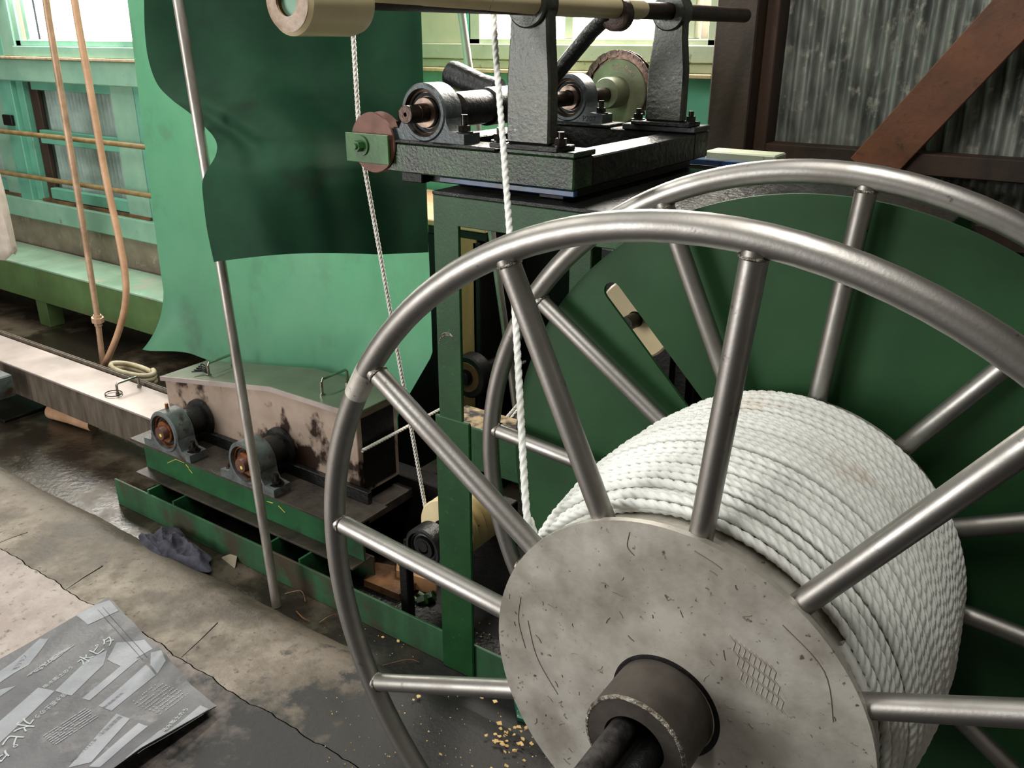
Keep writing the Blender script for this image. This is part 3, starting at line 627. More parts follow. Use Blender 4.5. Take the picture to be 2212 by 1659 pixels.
# sprocket, chain
sy = 2.36; nt = 36; ring = []
for i in range(nt*4):
    q = i % 4; r = (.0975, .1035, .1065, .1035)[q]; a = 2*PI*i/(nt*4); ring.append((r*math.cos(a), r*math.sin(a)))
spk = MB().prism(ring, (sx,sy,sz+.004), X3, Z3, Y3, -.004, .004).build('sprocket', 'chain', ru)
SO = V(sx,sy,sz+.004)
MB().lathe([(.02,-.009),(.086,-.009),(.089,-.0075),(.091,-.0045),(.091,.004),(.02,.004)], SO, Y3, n=56, closed=True).build('web_plate', 'sprocket', spk)
MB().lathe([(.0196,-.080),(.040,-.080),(.043,-.072),(.043,-.012),(.054,-.009),(.02,-.006)], SO, Y3, n=40).build('sprocket_hub', 'sprocket', spk)
for k, ch in enumerate('07-R80'):
    tv, tf = text_mesh(ch, .021); a = math.radians(102-11.5*k); rr = .0625
    er = X3*math.cos(a)+Z3*math.sin(a); et = X3*math.sin(a)-Z3*math.cos(a)
    MB().add([SO+V(0,-.0094,0)+er*(rr+v[1])+et*(v[0]-.006) for v in tv], tf).build('cast_numeral', 'chain', spk, smooth=False, fix=False)
rc = .1055; pitch_a = 2*PI/nt; lk = None
chain_pts = [(rc*math.cos(a), rc*math.sin(a)) for a in [math.radians(205)-pitch_a*i for i in range(19)]]
e0 = chain_pts[-1]; e1 = chain_pts[-2]; dx, dz = e0[0]-e1[0], e0[1]-e1[1]
for i in range(1,9):
    ang = math.atan2(dz, dx)-math.radians(2.0*i); ln = math.hypot(dx,dz)
    chain_pts.append((chain_pts[-1][0]+ln*math.cos(-1.05), chain_pts[-1][1]+ln*math.sin(-1.05)))
def link_mesh(w_, off):  # two side plates, roller and pin
    L_ = math.hypot(dx,dz); mb = MB()
    poly = arc((0,0), w_, PI/2, 3*PI/2, 8)+arc((L_,0), w_, -PI/2, PI/2, 8)
    for s in (-1,1): mb.prism(poly, (0,0,0), X3, Z3, Y3, s*off-.0008, s*off+.0008)
    mb.cyl((0,-off-.002,0),(0,off+.002,0), .0038, n=10); mb.cyl((0,-off+.0008,0),(0,off-.0008,0), .0062, n=12)
    me = mb.mesh('chain_link'); me.materials.append(M['chain']); return me
lm = [link_mesh(.0098, .0100), link_mesh(.0090, .0072)]
chn = MB().cyl(SO+V(chain_pts[0][0],-.009,chain_pts[0][1]), SO+V(chain_pts[0][0],.009,chain_pts[0][1]), .004, n=10).build('chain', 'chain', ru)
for i in range(len(chain_pts)-1):
    o = bpy.data.objects.new('chain_link', lm[i%2]); COL.objects.link(o); o.parent = chn
    p, q = chain_pts[i], chain_pts[i+1]
    o.location = SO+V(p[0],0,p[1])-OFF[chn]; o.rotation_euler = (0, -math.atan2(q[1]-p[1], q[0]-p[0]), 0)
# ------------------------------------------------------------------ left rope over the brown pulley, and the thin rope leaving the tank
GPX = aY(963, 1146, 1.60)
gp = thing('guide_pulley', 'cream grooved guide pulley on an oily bearing behind the green post', 'pulley', (GPX.x, 1.6, 0))
GC = V(GPX.x, 1.60, GPX.z)
for k in range(4):
    y0 = .0+.036*k
    MB().lathe([(.02,y0),(.088,y0),(.092,y0+.004),(.076,y0+.015),(.076,y0+.019),(.092,y0+.030),(.088,y0+.034),(.02,y0+.034)], GC, Y3, n=44, closed=True).build('sheave', 'cream', gp)
MB().cyl(GC-Y3*.10, GC+Y3*.25, .016, n=20).build('shaft', 'black', gp)
MB().lathe([(.018,-.012),(.036,-.010),(.034,-.002),(.03,.0)], GC, Y3, n=24).build('hub_grime', 'black', gp)
pillow(gp, GC.x-.0, GC.y-.075, GC.z-.075, .060, .068, .20, .05, 'cast_black', 'black', .017)
MB().box(GC.x-.10, GC.x+.10, GC.y-.095, GC.y-.055, GC.z-.10, GC.z-.076).build('pedestal_plate', 'black', gp, bevel=.003)
for s_ in (-1,1): MB().box(GC.x+s_*.085-.015, GC.x+s_*.085+.015, GC.y-.09, GC.y-.06, .01, GC.z-.10).build('pedestal_leg', 'black', gp, bevel=.003)
MB().box(GC.x-.10, GC.x+.10, GC.y+.17, GC.y+.21, .0, GC.z+.03).build('rear_support', 'black', gp, bevel=.003)
lr = MB()
gl = GC+V(-.082,.017,.01)
pth = [V(pc.x-.052, 1.482, 2.7), V(pc.x-.056, 1.482, 1.70), V(pc.x-.056, 1.482, pc.z+.02), V(pc.x-.053,1.482,pc.z-.03), V(pc.x-.045,1.484,pc.z-.075)]
b0 = pth[-1]; pth += [b0.lerp(gl, .33), b0.lerp(gl, .66), gl, GC+V(-.082,.019,-.02), GC+V(-.06,.02,-.057), GC+V(0,.022,-.083)]
rope_geo(lr, resample(smooth_path(pth, 20), .005), .0060, .034)
single(lr, 'rope', 'rope_far', 'thin looking white rope dropping past the brown pulley to the cream guide pulley', 'rope', gl, angle=180, fix=False)
tr = MB(); t0 = aX(782, 974, -1.668); t1 = aZ(1150, 772, .47)
rope_geo(tr, resample([t0, t0.lerp(t1,.5)+V(0,0,-.006), t1, t1+(t1-t0)*.2], .006), .0062, .034)
single(tr, 'rope', 'rope_far', 'white rope running back from the dark end of the tank', 'rope', t0, angle=180, fix=False)
tw = MB()
for k in range(2):
    a_, b_ = aY(1098+9*k, 898+2*k, 1.86), aY(1124+6*k, 868+3*k, 1.90)
    rope_geo(tw, resample([a_-(b_-a_)*1.0, a_, b_, b_+(b_-a_)*2], .006), .0055, .034)
single(tw, 'rope', 'rope_far', 'doubled grey white rope seen just behind the green cross rail', 'rope', aY(1098,898,1.86), angle=180, fix=False)
# ------------------------------------------------------------------ steel tank, channel beam with bearings, trough
ch = thing('channel_beam', 'green steel channel carrying two grey pillow blocks in front of the tank', 'beam', (-2.1, 1.5, 0))
MB().box(-2.648, -1.585, 1.500, 1.66, .247, .255).build('top_flange', 'channel_top', ch, bevel=.001)
MB().box(-2.648, -1.585, 1.548, 1.556, .123, .247).build('web', 'channel_green', ch)
MB().box(-2.648, -1.585, 1.500, 1.58, .115, .123).build('bottom_flange', 'channel_top', ch, bevel=.001)
for px in (352, 402, 605, 672):
    x = aY(px, 1085 if px < 500 else 1195, 1.50).x
    MB().box(x-.004, x+.004, 1.452, 1.58, .010, .115).build('web_plate', 'channel_green', ch)
yl = MB()
for a_, b_, r_ in (((402,1003),(408,1010),.0022),((408,1012),(416,1022),.002),((556,1078),(560,1088),.0018),((577,1083),(590,1087),.0018),((602,1092),(616,1107),.002),((362,1000),(380,992),.0012),((380,992),(398,1000),.0012)):
    yl.tube([aY(*a_,1.547), aY(*b_,1.547)], r_, 5)
yl.build('chalk_mark', 'yellowpaint', ch)
pillow(ch, aY(358,937,1.505).x, 1.532, .256, .073, .080, .25, .066, 'cast_pale', 'race_rust', .024, stud=.02, lab='left pale grey pillow block with rusty race')
pillow(ch, aY(531,999,1.505).x, 1.532, .256, .073, .080, .25, .066, 'cast_pale', 'race_rust', .024, stud=.02, lab='right pale grey pillow block with rusty race')
for px, py in ((358,937),(531,999)):
    x = aY(px,py,1.505).x; z = .336
    s_ = MB().lathe([(0,-.05),(.022,-.05),(.024,-.047),(.024,.13)], (x,1.532,z), Y3, n=32).build('roller_shaft', 'brown_disc', ch)
    MB().lathe([(.03,.045),(.048,.05),(.05,.075),(.050,.10),(.066,.104),(.068,.116),(.03,.118)], (x,1.532,z), Y3, n=36).build('shaft_seal', 'cast_black', s_)
    MB().lathe([(0,-.0508),(.006,-.0506),(.006,-.0502)], (x+.006,1.532,z-.004), Y3, n=10).build('paint_dab', 'yellowpaint', s_)
    MB().cyl((x-.012,1.532,z+.07),(x-.012,1.532,z+.09), .006, n=8).build('grease_nipple', 'race_rust', ch)
tk = thing('steel_tank', 'stained stainless tank with a kinked lid and two loop handles', 'tank', (-2.15, 1.74, .25))
tx0, txb, tx1 = -2.62, -2.045, -1.685; zl, zb_ = .437, .532
MB().prism([(tx0,.26),(tx1,.26),(tx1,zb_),(txb,zb_),(tx0,zl)], (0,0,0), X3, Z3, Y3, 1.652, 1.83).build('body', 'tank', tk, bevel=.002)
MB().box(tx1, tx1+.002, 1.672, 1.812, .275, zb_-.02).build('end_opening', 'black', tk)
MB().prism([(tx0-.008,zl),(txb,zb_),(tx1+.008,zb_),(tx1+.008,zb_+.010),(txb,zb_+.010),(tx0-.008,zl+.010)], (0,0,0), X3, Z3, Y3, 1.642, 1.84).build('lid', 'tank_lid', tk, bevel=.0015)
MB().prism([(tx0-.008,zl-.006),(txb,zb_-.006),(tx1+.008,zb_-.006),(tx1+.008,zb_+.010),(txb,zb_+.010),(tx0-.008,zl+.010)], (0,0,0), X3, Z3, Y3, 1.639, 1.643).build('lid_lip', 'stainless', tk)
MB().box(tx0-.01, tx1+.05, 1.632, 1.650, .256, .296).build('shade_grime_strip', 'black_oily', tk, bevel=.002)  # black strip added for the shadow and grease along the tank bottom
MB().box(tx0-.05, tx1+.25, 1.83, 1.90, .0, .258).build('support_beam', 'black', tk, bevel=.003)
MB().box(tx1-.02, tx1+.05, 1.63, 2.5, .19, .225).build('support_beam', 'channel_top', tk, bevel=.003)
def handle(px0, px1, zf, h, parent):
    a_ = px0; b_ = px1
    o = MB().tube([a_, a_+V(0,0,h*.85), a_.lerp(b_,.06)+V(0,0,h), b_.lerp(a_,.06)+V(0,0,h), b_+V(0,0,h*.85), b_], .0048, 10).build('handle', 'chrome', parent)
    for p in (a_, b_): MB().cyl(p, p+V(0,0,.006), .009, n=10).build('handle_nut', 'chrome', o)
    return o
zlid = lambda x: zl+.010+(zb_-zl)*(x-tx0)/(txb-tx0) if x < txb else zb_+.010
def on_lid(px, py, x):  # point on the lid surface
    return aX(px, py, x)
h1a = V(-2.415, 1.690, zlid(-2.415)); h1b = V(-2.425, 1.80, zlid(-2.425))
handle(h1a, h1b, 0, .045, tk)
handle(V(-1.86,1.690,zlid(-1.86)), V(-1.86,1.80,zlid(-1.86)), 0, .05, tk)
mb = MB()
for k in range(5):
    mb.tube(smooth_path([h1a+V(-.004,0,.006), h1a+V(-.03,.004*k,.008+.003*k), h1a+V(-.065,.01*k-.02,.006+.004*k), h1a+V(-.05,.01,.004)], 6), .0022, 6)
mb.build('wire_tie', 'black', tk)
tg = thing('drain_trough', 'long low stainless trough with a flat lid leading to the tank', 'trough', (-4, 1.74, .1))
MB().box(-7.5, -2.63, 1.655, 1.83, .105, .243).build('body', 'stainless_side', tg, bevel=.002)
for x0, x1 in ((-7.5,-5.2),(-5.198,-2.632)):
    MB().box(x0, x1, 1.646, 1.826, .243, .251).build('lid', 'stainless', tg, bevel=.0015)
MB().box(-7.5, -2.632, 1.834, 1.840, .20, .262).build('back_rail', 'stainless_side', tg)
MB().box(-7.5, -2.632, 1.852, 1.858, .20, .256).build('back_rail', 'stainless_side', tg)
for x in (-6.4,-4.5,-2.8): MB().box(x-.02, x+.02, 1.70, 1.74, 0, .105).build('leg', 'stainless_side', tg)
ha = aZ(255, 852, .251); hb = aZ(301, 836, .251)
handle(ha, hb, 0, .045, tg)
MB().tube([ha+V(.035*math.cos(t*PI/10)-.01, .03*math.sin(t*PI/10)-.012, .006) for t in range(20)], .0022, 6, closed=True).build('wire_ring', 'black', tg)
# tan pipe stub lying under the trough, grey block at the left edge
pa, pb = aZ(112, 888, .035), aZ(205, 916, .035)
single(MB().tube([pa, pa.lerp(pb,.5)+V(0,0,.004), pb], .034, 18), 'pipe_stub', 'hose', 'short tan pipe stub lying on the wet floor under the trough', 'pipe', pa)
g0 = aY(8, 850, 1.55)
single(MB().box(g0.x-.2, g0.x, 1.52, 1.60, .145, .245), 'grey_block', 'cast_pale', 'grey block fixed to the trough side at the left edge', 'block', (g0.x-.1, 1.56, .145), bevel=.006)
# ------------------------------------------------------------------ green tarpaulin
tp = thing('tarpaulin', 'hanging green vinyl tarpaulin, lit pale below its shaded front flap', 'tarpaulin', (-2.2, 1.9, .3))
def sheetf(u, v):
    z = 2.9-2.5*v
    xl = -3.0-.02*math.sin(z*2.2); 
    if z < .58: xl -= .16*min(1.0, ((.58-z)/.22))**2
    xr = -1.553+.004*z
    if z < .69: xr -= .095*min(1.6, (.69-z)/.147)
    zz = z
    if u < .3: zz = z-(.3-u)*.25*max(0,(.75-z))*1.0
    x = xl+(xr-xl)*u
    y = 1.955-.10*u+.018*math.sin(9*u+1.2*z)*(.4+.6*(1-abs(z-1)/2))+.008*math.sin(23*u-2*z)+.05*max(0,.5-z)*math.cos(5*u)
    y -= .10*math.exp(-((u-.02)/.10)**2)*max(0,.62-z)/.3
    y -= .02*math.exp(-(((u-.86)-.25*(z-.8))/.05)**2)*(1 if z < 1.05 else .2)
    return V(x, y, zz)
MB().grid(120, 110, sheetf).build('back_sheet', 'tarp', tp, angle=180, fix=False)
LC = [(300,-400,1.52),(308,-120,1.52),(311,0,1.52),(313,70,1.52),(321,130,1.51),(340,182,1.50),(372,216,1.48),(408,243,1.455),(440,272,1.435),(461,295,1.425),(469,316,1.42),(464,340,1.40),(447,368,1.375),(437,395,1.365),(440,440,1.36),(448,500,1.357),(462,566,1.355)]
def interp_l(v):
    f = v*(len(LC)-1); i = min(int(f), len(LC)-2); t = f-i
    p0, p1, p2, p3 = LC[max(i-1,0)], LC[i], LC[i+1], LC[min(i+2,len(LC)-1)]
    return tuple(.5*((2*p1[k])+(p2[k]-p0[k])*t+(2*p0[k]-5*p1[k]+4*p2[k]-p3[k])*t*t+(3*p1[k]-p0[k]-3*p2[k]+p3[k])*t**3) for k in range(3))
def flapf(u, v):
    l = interp_l(v); pl_ = aY(l[0], l[1], l[2])
    vy = -400+945*v if v > .12 else -400+945*v
    # right edge heights keep pace with the left edge
    py = float(np.interp(l[1], [-400, 566], [-400, 545]))
    pr_ = aY(909+17*max(0,py)/545, py, 1.838)
    low = max(0.0, min(1.0, (l[1]-120)/300)); low = low*low*(3-2*low)
    e = 1.0+1.1*low
    Yv = l[2]+(1.838-l[2])*u**e
    fold = .016*math.sin(7.5*u+2.5*v+.6)*math.sin(PI*min(1,u*1.05))*(1-.7*low)+.006*math.sin(19*u-6*v)*math.sin(PI*u)
    fold += .03*math.exp(-((u-.12-.5*(v-.55))/.07)**2)*math.exp(-((v-.55)/.22)**2)
    pxr = 909+17*max(0,py)/545
    return aY(l[0]+(pxr-l[0])*u, l[1]+(py-l[1])*u-(10*math.sin(PI*min(1,u*1.3))*(v**6) if u < .77 else 0), Yv+fold)
MB().grid(110, 120, flapf).build('front_flap', 'tarp_flap', tp, angle=180, fix=False)
pb_, pt_ = V(-1.767, 1.358, 0), aY(385, 0, 1.43)
pd = (pt_-pb_)
single(MB().cyl(pb_, pb_+pd*1.55, .0135, n=24), 'leaning_pipe', 'galv', 'thin galvanised pipe leaning against the green tarpaulin', 'pipe', pb_)
# ------------------------------------------------------------------ hoses at the left
hp = thing('supply_pipe', 'straight aged pipe with a union nut beside the tan hose', 'pipe', aY(226,800,1.98))
pA, pB, pC_ = aY(88,-80,1.98), aY(211,690,1.98), aY(224,800,1.98)
MB().tube([pA, aY(105,40,1.98), aY(160,370,1.98), aY(188,540,1.98), pB], [.0135,.0135,.0132,.013,.0125], 18).build('pipe', 'brasspipe', hp)
MB().tube([pB, pC_, pC_+V(0,0,-.15)], .0125, 16).build('lower_pipe', 'brasspipe', hp)
ud = (pC_-pB).normalized()
MB().lathe([(.014,-.022),(.018,-.022),(.018,-.012),(.027,-.011),(.027,.012),(.017,.014),(.017,.03),(.0135,.031)], pB, ud, n=8).build('union_nut', 'brasspipe', hp)
single(MB().tube(smooth_path([aY(152,-80,1.98), aY(164,20,1.98), aY(196,200,1.98), aY(228,380,1.98), aY(258,520,1.97), aY(271,600,1.96), aY(270,660,1.95), aY(255,720,1.94), aY(230,780,1.94), aY(205,830,1.94)], 8), .0138, 18), 'water_hose', 'hose',
       'tan hose hanging in a curve in front of the teal wall', 'hose', aY(230,780,1.94))
hc = aZ(288, 812, .12)
mb = MB(); mb.tube([hc+V(.15*math.cos(t), .05*math.sin(t), .0008*i_) for i_, t in enumerate([2*PI*k/24 for k in range(52)])], .012, 12)
single(mb, 'hose_coil', 'hosepale', 'pale cream hose coiled behind the trough beside the tarpaulin', 'hose', (hc.x, hc.y, .0))
pg = MB()
def bagf(u, v):
    a = 2*PI*u; z = .52+.75*(1-v); r = .10*(1-.25*(1-v)) if v < .97 else .05
    c = aY(-6, 500, 2.1)
    return V(c.x+(r+.012*math.sin(5*a+9*v))*math.cos(a), 2.1+(.06+.01*math.sin(3*a+7*v))*math.sin(a), z+.01*math.sin(3*a))
pg.grid(40, 30, bagf)
single(pg, 'plastic_bag', 'clear', 'clear plastic bag hanging at the left edge above the bench', 'bag', aY(-6,560,2.1), angle=180, fix=False)
# ------------------------------------------------------------------ things behind the frame
single(MB().box(-1.80, -1.645, 2.20, 2.28, 0, .96), 'wooden_board', 'wood', 'upright pale wooden board behind the green post', 'board', (-1.72, 2.24, 0), bevel=.003)
cb = thing('dark_cabinet', 'dark open cabinet with a pale wooden top behind the machine', 'cabinet', (-1.5, 2.4, 0))
MB().box(-2.6, -1.60, 2.19, 2.66, .985, 1.005).build('top_board', 'wood_lit', cb, bevel=.003)
MB().box(-2.6, -1.60, 2.20, 2.66, .955, .984).build('top_frame', 'black', cb, bevel=.003)
MB().box(-1.63, -.30, 2.46, 2.66, 0, 1.19).build('dark_backing', 'black', cb, bevel=.004)  # black sheet added to keep the view behind the frame dark
MB().box(-2.6, -1.81, 2.215, 2.235, 0, .954).build('dark_gap_panel', 'black', cb, bevel=.003)  # black filler added to darken the gap beside the tarpaulin
MB().box(-1.66, -1.63, 2.20, 2.66, 0, .95).build('side_panel', 'black', cb, bevel=.003)
MB().box(-1.34, -1.20, 2.40, 2.455, .1, .94).build('door', 'black', cb, bevel=.004)
gp0, gp1 = aY(984, -60, 2.18), aY(1096, 745, 2.18)
single(MB().cyl(gp0, gp1+(gp1-gp0)*.6, .0125, n=18), 'grey_pole', 'galv', 'slim grey pole leaning behind the cast sleeve and the green post', 'pole', gp1+(gp1-gp0)*.6)
wc = aY(1008, 815, 2.1)
bw = thing('flat_belt_wheel', 'dark round pulley wheel seen low behind the green post', 'pulley', wc)
MB().lathe([(.02,0),(.068,0),(.074,.006),(.074,.05),(.068,.056),(.02,.056)], wc, Y3, n=40, closed=True).build('wheel', 'black', bw)
MB().lathe([(.028,-.002),(.050,-.004),(.052,.0)], wc, Y3, n=32, caps=False).build('wheel_ring', 'wood_wet', bw)
MB().cyl(wc-Y3*.02, wc+Y3*.3, .02, n=20).build('axle', 'black', bw)
# pieces standing behind the green disc at the right
q0 = aY(1598, 332, 2.45)
single(MB().box(q0.x-.06, q0.x+.14, 2.34, 2.43, q0.z-.02, q0.z+.015), 'green_tray', 'olive_band', 'small pale green tray behind the oily roller frame', 'tray', (q0.x, 2.45, q0.z-.02), bevel=.004)
q1 = aY(1530, 349, 2.3)
single(MB().box(q1.x-.12, q1.x+.12, 2.28, 2.31, q1.z-.008, q1.z+.008), 'blue_bar', 'blue', 'blue steel bar beyond the oily roller frame', 'bar', (q1.x, 2.3, q1.z), bevel=.002)
q2 = aY(1450, 376, 2.25)
single(MB().box(q2.x-.12, q2.x+.16, 2.23, 2.27, q2.z-.012, q2.z+.012), 'red_bar', 'red', 'dull red steel bar under the blue bar', 'bar', (q2.x, 2.25, q2.z), bevel=.002)
q3, q4 = aY(1700, 420, 2.2), aY(1760, 390, 2.35)
zz = (q4-q3).normalized()
single(MB().obox(q3.lerp(q4,.5), zz, zz.cross(Z3).normalized(), zz.cross(zz.cross(Z3)).normalized(), .16, .035, .003), 'zinc_strip', 'zinc', 'grey zinc strip slanting behind the green disc', 'strip', q3)
tb = thing('rear_table', 'dark rear table with a pale front rail behind the green disc', 'table', (-.8, 2.3, 0))
MB().box(-1.02, -.60, 2.30, 2.44, q0.z-.040, q0.z-.0205).build('table_top', 'zinc', tb, bevel=.002)
for x in (-.98, -.64): MB().box(x-.03, x+.03, 2.34, 2.40, 0, q0.z-.041).build('leg', 'black', tb)
cd_ = aY(1372, 690, 1.80)
cr = thing('cream_drum', 'cream roller drum glimpsed through the slot of the green disc', 'drum', cd_)
MB().lathe([(.02,0),(.095,0),(.10,.006),(.10,.03),(.085,.045),(.085,.16),(.02,.165)], cd_, Y3, n=40, closed=True).build('drum', 'cream', cr)
MB().cyl(cd_-Y3*.05, cd_+Y3*.25, .018, n=18).build('axle', 'black', cr)
MB().box(cd_.x-.02, cd_.x+.02, cd_.y+.18, cd_.y+.22, 0, cd_.z+.03).build('stand', 'black', cr)
# ------------------------------------------------------------------ floor clutter
from mathutils import noise as mnoise
def clump(cx, cy, z, rx, ry, h, seed, rot=0.0):
    rnd = random.Random(seed); ph = [rnd.uniform(0,6.28) for _ in range(8)]
    def f(u, v):
        a = 2*PI*u; r = v
        edge = 1+.16*math.sin(3*a+ph[0])+.09*math.sin(5*a+ph[1])+.05*math.sin(9*a+ph[2])
        x = rx*r*edge*math.cos(a); y = ry*r*edge*math.sin(a)
        rd_ = 1-2*abs(mnoise.noise((x*7+y*16+seed, y*9-x*5, 0.3)))
        r2_ = 1-2*abs(mnoise.noise((x*20-y*13, y*30+x*9, seed)))
        hh = h*(1-r**5)*(.30+.55*max(0,rd_)**2+.30*max(0,r2_)**2+.25*mnoise.noise((x*12, y*12, 7)))+.003
        c, s = math.cos(rot), math.sin(rot)
        return V(cx+c*x-s*y, cy+s*x+c*y, z+max(.002,hh))
    return MB().grid(110, 44, f)
rg = aZ(375, 1182, .02)
single(clump(rg.x, rg.y, .010, .170, .068, .040, 3, -.03), 'rag', 'rag', 'crumpled dark slate rag on the floor against the green base beam', 'rag', (rg.x, rg.y, 0), angle=180, fix=False)
wA = [aZ(*p, .036) for p in ((785,1252),(812,1214),(872,1226),(918,1246),(862,1284))]
single(MB().add([p for p in wA]+[p-V(0,0,.024) for p in wA], [(0,1,2,3,4)]+[(i,(i+1)%5,(i+1)%5+5,i+5) for i in range(5)]), 'wood_offcut', 'wood_wet', 'wet brown wood offcut lying beside the green post', 'wood scrap', (wA[0].x, wA[0].y, 0))
wB = [aZ(*p, .06) for p in ((858,1205),(945,1232),(942,1258),(856,1232))]
single(MB().add([p for p in wB]+[p-V(0,0,.048) for p in wB], [(0,1,2,3)]+[(i,(i+1)%4,(i+1)%4+4,i+4) for i in range(4)]), 'base_block', 'wood', 'pinkish wooden block under the guide pulley bearing', 'block', (wB[0].x, wB[0].y, .012))
sA = [aZ(*p, z_) for p, z_ in (((480,1203),.004),((514,1190),.03),((508,1225),.004))]
single(MB().add(sA+[p-V(0,.003,.003) for p in sA], [(0,1,2),(3,5,4),(0,3,4,1),(1,4,5,2),(2,5,3,0)]), 'paper_scrap', 'concrete', 'small pale triangular scrap against the base beam', 'scrap', sA[0])
dm = aZ(20, 880, .012)  # black plate added on the floor for the shadow under the trough
single(MB().box(dm.x-.45, dm.x+.13, dm.y-.09, dm.y+.13, .0, .014), 'shade_plate', 'black', 'black plate added on the wet floor as shadow under the trough at left', 'shade plate', (dm.x, dm.y, 0), bevel=.003)
cA = [aZ(*p, .012) for p in ((1110,1510),(1122,1515),(1135,1555),(1118,1550))]
single(MB().add(cA+[p-V(0,0,.01) for p in cA], [(0,1,2,3),(7,6,5,4)]+[(i,(i+1)%4,(i+1)%4+4,i+4) for i in range(4)]), 'plastic_scrap', 'cyan_rag', 'bright green plastic scrap on the black floor beside the reel disc', 'scrap', (cA[0].x, cA[0].y, 0))
for k, (cx_, cy_) in enumerate(((905,1300),(922,1292))):
    p = aZ(cx_, cy_, .012)
    hb_ = MB(); hb_.cyl(p, p+V(.02,.01,.012), .016, n=6); hb_.cyl(p, p+V(-.03,.0,.006), .008, n=10)
    single(hb_, 'loose_bolt', 'green_oily', 'left oily bolt lying inside the base beam by the post' if k == 0 else 'right oily bolt lying inside the base beam by the post', 'bolt', p)
chips = MB(); rnd = random.Random(11)
def chip(px, py, s, Z=.0515):
    p = aZ(px, py, Z+.002); n = rnd.randint(4,6); a0 = rnd.uniform(0,6.28)
    vs_ = [p+V(s*rnd.uniform(.5,1.1)*math.cos(a0+2*PI*i/n), s*rnd.uniform(.3,.9)*math.sin(a0+2*PI*i/n), rnd.uniform(0,.5)*s) for i in range(n)]
    chips.add(vs_+[q-V(0,0,.0015) for q in vs_], [tuple(range(n)), tuple(range(2*n-1,n-1,-1))]+[(i,(i+1)%n,(i+1)%n+n,i+n) for i in range(n)])
for _ in range(34): chip(rnd.gauss(1100,22), rnd.gauss(1595,18), rnd.uniform(.003,.008))
for px, py, s in ((905,1505,.008),(893,1512,.005),(1040,1508,.007),(1070,1516,.008),(1078,1565,.010),(1112,1572,.006),(926,1580,.004),(952,1630,.005),(973,1550,.003),(826,1376,.006),(860,1385,.006),(1125,1605,.006),(1150,1608,.006),(1132,1643,.006),(1095,1655,.008),(1020,1655,.005),(1062,1660,.005),(922,1600,.003)): chip(px, py, s)
for _ in range(90): chip(rnd.uniform(700,1180), rnd.uniform(1480,1659), rnd.uniform(.001,.0022))
for _ in range(40): chip(rnd.uniform(640,1000), rnd.uniform(1345,1420), rnd.uniform(.001,.0025), .0)
for _ in range(16): chip(rnd.uniform(1030,1100), rnd.uniform(1340,1400), rnd.uniform(.002,.004), .02)
single(chips, 'wood_chips', 'chips', 'pale wood chips strewn over the black floor below the reel', 'wood chips', aZ(1090,1600,.05), kind='stuff')
strw = MB()
for a_, b_, c_ in (((615,1283),(650,1277),(660,1300)),((640,1320),(655,1335),(670,1342)),((690,1345),(715,1330),(740,1328)),((705,1440),(740,1425),(790,1440)),((820,1440),(880,1425),(905,1430))):
    strw.tube(smooth_path([aZ(*a_,.006), aZ(*b_,.012), aZ(*c_,.006)], 6), .0018, 5)
single(strw, 'straw_bits', 'wood_wet', 'dark straw and fibre bits scattered on the wet floor', 'litter', aZ(690,1345,0), kind='stuff')
# ------------------------------------------------------------------ printed bag on the slab
A0 = V(-2.134, 1.061, 0); UU = V(.9842,-.1773,0); VV = V(.035,-.9994,0); BW, BL = .645, .50
BDET = UU.x*VV.y-UU.y*VV.x
def bag_solve(d): return ((d.x*VV.y-d.y*VV.x)/BDET, (UU.x*d.y-UU.y*d.x)/BDET)
def bag_z(u, v):
    z = .0585+.0035*math.sin(21*u+5*v)*math.sin(9*v+2)+.002*math.sin(47*u-11*v)
    z += .012*math.exp(-((u-.36-.35*v)/.035)**2)*math.exp(-(v/.22)**2)
    z += .006*math.exp(-((u-.20+.3*v)/.05)**2)
    z += .035*max(0,(u-.47)/.175)**2*(.45+1.1*min(1,v/.2))
    return z
def bag_p(u, v, dz=0.0):
    p = A0+UU*u+VV*v; return V(p.x, p.y, bag_z(u,v)+dz)
def bag_uv(px, py):
    u, v = .3, .2
    for _ in range(6):
        p = aZ(px, py, bag_z(min(max(u,-.1),BW), min(max(v,-.1),BL))); u, v = bag_solve(V(p.x-A0.x, p.y-A0.y, 0))
    return u, v
bg = thing('printed_bag', 'flattened grey printed bag lying on the concrete slab at bottom left', 'bag', (A0.x+.3, A0.y-.2, .05))
MB().grid(90, 70, lambda a, b: bag_p(a*BW, b*BL, .0)).build('sheet', 'bagpaper', bg, angle=180, fix=False)
MB().grid(90, 70, lambda a, b: bag_p(a*BW, b*BL, -.003)).build('under_sheet', 'bagpaper', bg, angle=180, fix=False)
def bag_poly(pxs, m, name, dz=.0008):
    uv = [bag_uv(*p) for p in pxs]; bm = bmesh.new()
    f = bm.faces.new([bm.verts.new((a,b,0)) for a,b in uv])
    for _ in range(3):
        bmesh.ops.triangulate(bm, faces=bm.faces[:]); bmesh.ops.subdivide_edges(bm, edges=bm.edges[:], cuts=1, use_grid_fill=True)
    bmesh.ops.triangulate(bm, faces=bm.faces[:]); bm.verts.index_update()
    mb = MB(); mb.add([bag_p(min(max(v.co.x,.001),BW-.001), min(max(v.co.y,.001),BL-.001), dz) for v in bm.verts], [tuple(v.index for v in q.verts) for q in bm.faces]); bm.free()
    return mb.build(name, m, bg, angle=180)
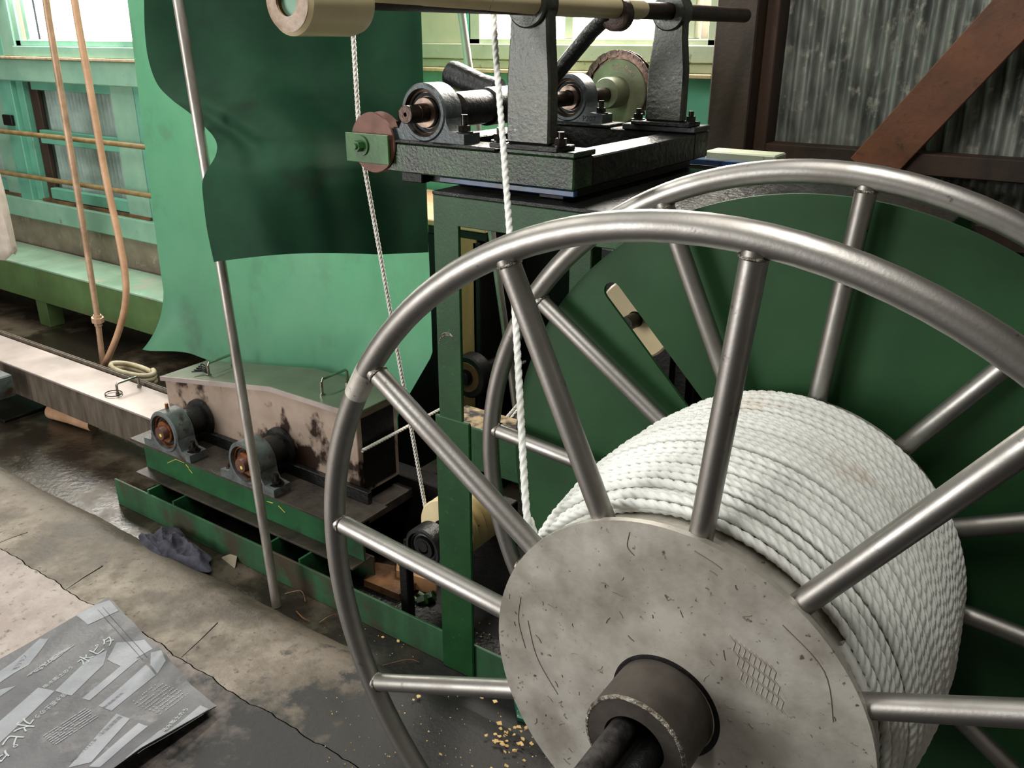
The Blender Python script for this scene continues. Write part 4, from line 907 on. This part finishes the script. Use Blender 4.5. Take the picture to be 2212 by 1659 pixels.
for pg_ in ([(82,1486),(118,1493),(35,1572),(0,1605),(0,1558)], [(119,1493),(155,1503),(224,1436),(232,1405),(190,1425)],
            [(213,1525),(241,1536),(336,1459),(315,1436)], [(177,1509),(193,1514),(300,1424),(285,1420)],
            [(251.6,1542),(281,1553),(197,1647),(147,1659)], [(300,1562),(320,1569),(217,1657),(192,1656)],
            [(0,1475),(30,1455),(62,1437),(105,1380),(86,1380),(32,1428),(0,1450)], [(165,1330),(205,1307),(236,1297),(256,1320),(190,1350)],
            [(252,1388),(312,1382),(330,1402),(262,1440),(232,1425)], [(433,1524),(465,1541),(306,1655),(280,1655)],
            [(326,1410),(348,1405),(358,1428),(340,1456),(325,1437)], [(0,1505),(18,1493),(35,1482),(0,1490)], [(346,1578),(372,1592),(290,1645),(270,1640)]):
    bag_poly(pg_, 'baglight', 'pale_print')
def bag_text(txt, a_, b_, m, hscale=1.0, dz=.0016):
    p0, p1 = bag_uv(*a_), bag_uv(*b_)
    P0 = A0+UU*p0[0]+VV*p0[1]; P1 = A0+UU*p1[0]+VV*p1[1]; d = P1-P0; ln = d.length; d.normalize(); up = Z3.cross(d)
    vs_, fs = text_mesh(txt, 1.0); x0 = min(v[0] for v in vs_); x1 = max(v[0] for v in vs_); s = ln/(x1-x0)
    out = []
    for v in vs_:
        q = P0+d*((v[0]-x0)*s)+up*(v[1]*s*hscale)-A0; uv_ = bag_solve(q); out.append(bag_p(uv_[0], uv_[1], dz))
    MB().add(out, fs).build('lettering', m, bg, smooth=False, fix=False)
bag_text('水ピタ', (50,1551), (-26,1647), 'bagtext')
bag_text('水ピタ', (180,1438), (252,1383), 'bagtext')
bag_text('吸水膨土のう', (98,1487), (159,1443), 'bagtext')
bag_text('吸水膨土のう', (138,1497), (74,1549), 'bagtext')
bag_text('製造販売元：モリリン(株)', (258,1547), (152,1644), 'bagtextdark', .95)
bag_text('製造販売元', (226,1531), (268,1498), 'bagtextdark')
bag_text('モリリン', (38,1446), (60,1415), 'bagtextdark')
bag_text('吸水膨土のう', (357,1580), (408,1532), 'bagtext')
dots = MB()
for (o_, du, dv, nu_, nv_) in (((60,1460),(70,-52),(38,-18),26,6), ((95,1590),(95,-62),(28,22),30,7), ((285,1518),(62,-46),(70,28),16,9)):
    for j in range(nv_):
        for i in range(nu_):
            if rnd.random() < .25: continue
            px = o_[0]+du[0]*i/nu_+dv[0]*j/nv_; py = o_[1]+du[1]*i/nu_+dv[1]*j/nv_
            u, v = bag_uv(px, py); s = .0016
            if 0.004 < u < BW-.004 and .004 < v < BL-.004:
                dots.add([bag_p(u-s,v-s,.0014), bag_p(u+s,v-s,.0014), bag_p(u+s,v+s,.0014), bag_p(u-s,v+s,.0014)], [(0,1,2,3)])
dots.build('fine_print', 'baglight', bg, smooth=False, fix=False, kind='stuff')
for a_, b_ in (((212,1318),(308,1425)),((222,1312),(318,1420)),((300,1640),(440,1545))):
    mb = MB(); ps = []
    for k in range(12):
        u, v = bag_uv(a_[0]+(b_[0]-a_[0])*k/11, a_[1]+(b_[1]-a_[1])*k/11); ps.append(bag_p(u, v, .0012))
    mb.tube(ps, .0008, 5).build('stitched_seam', 'bagtextdark', bg)
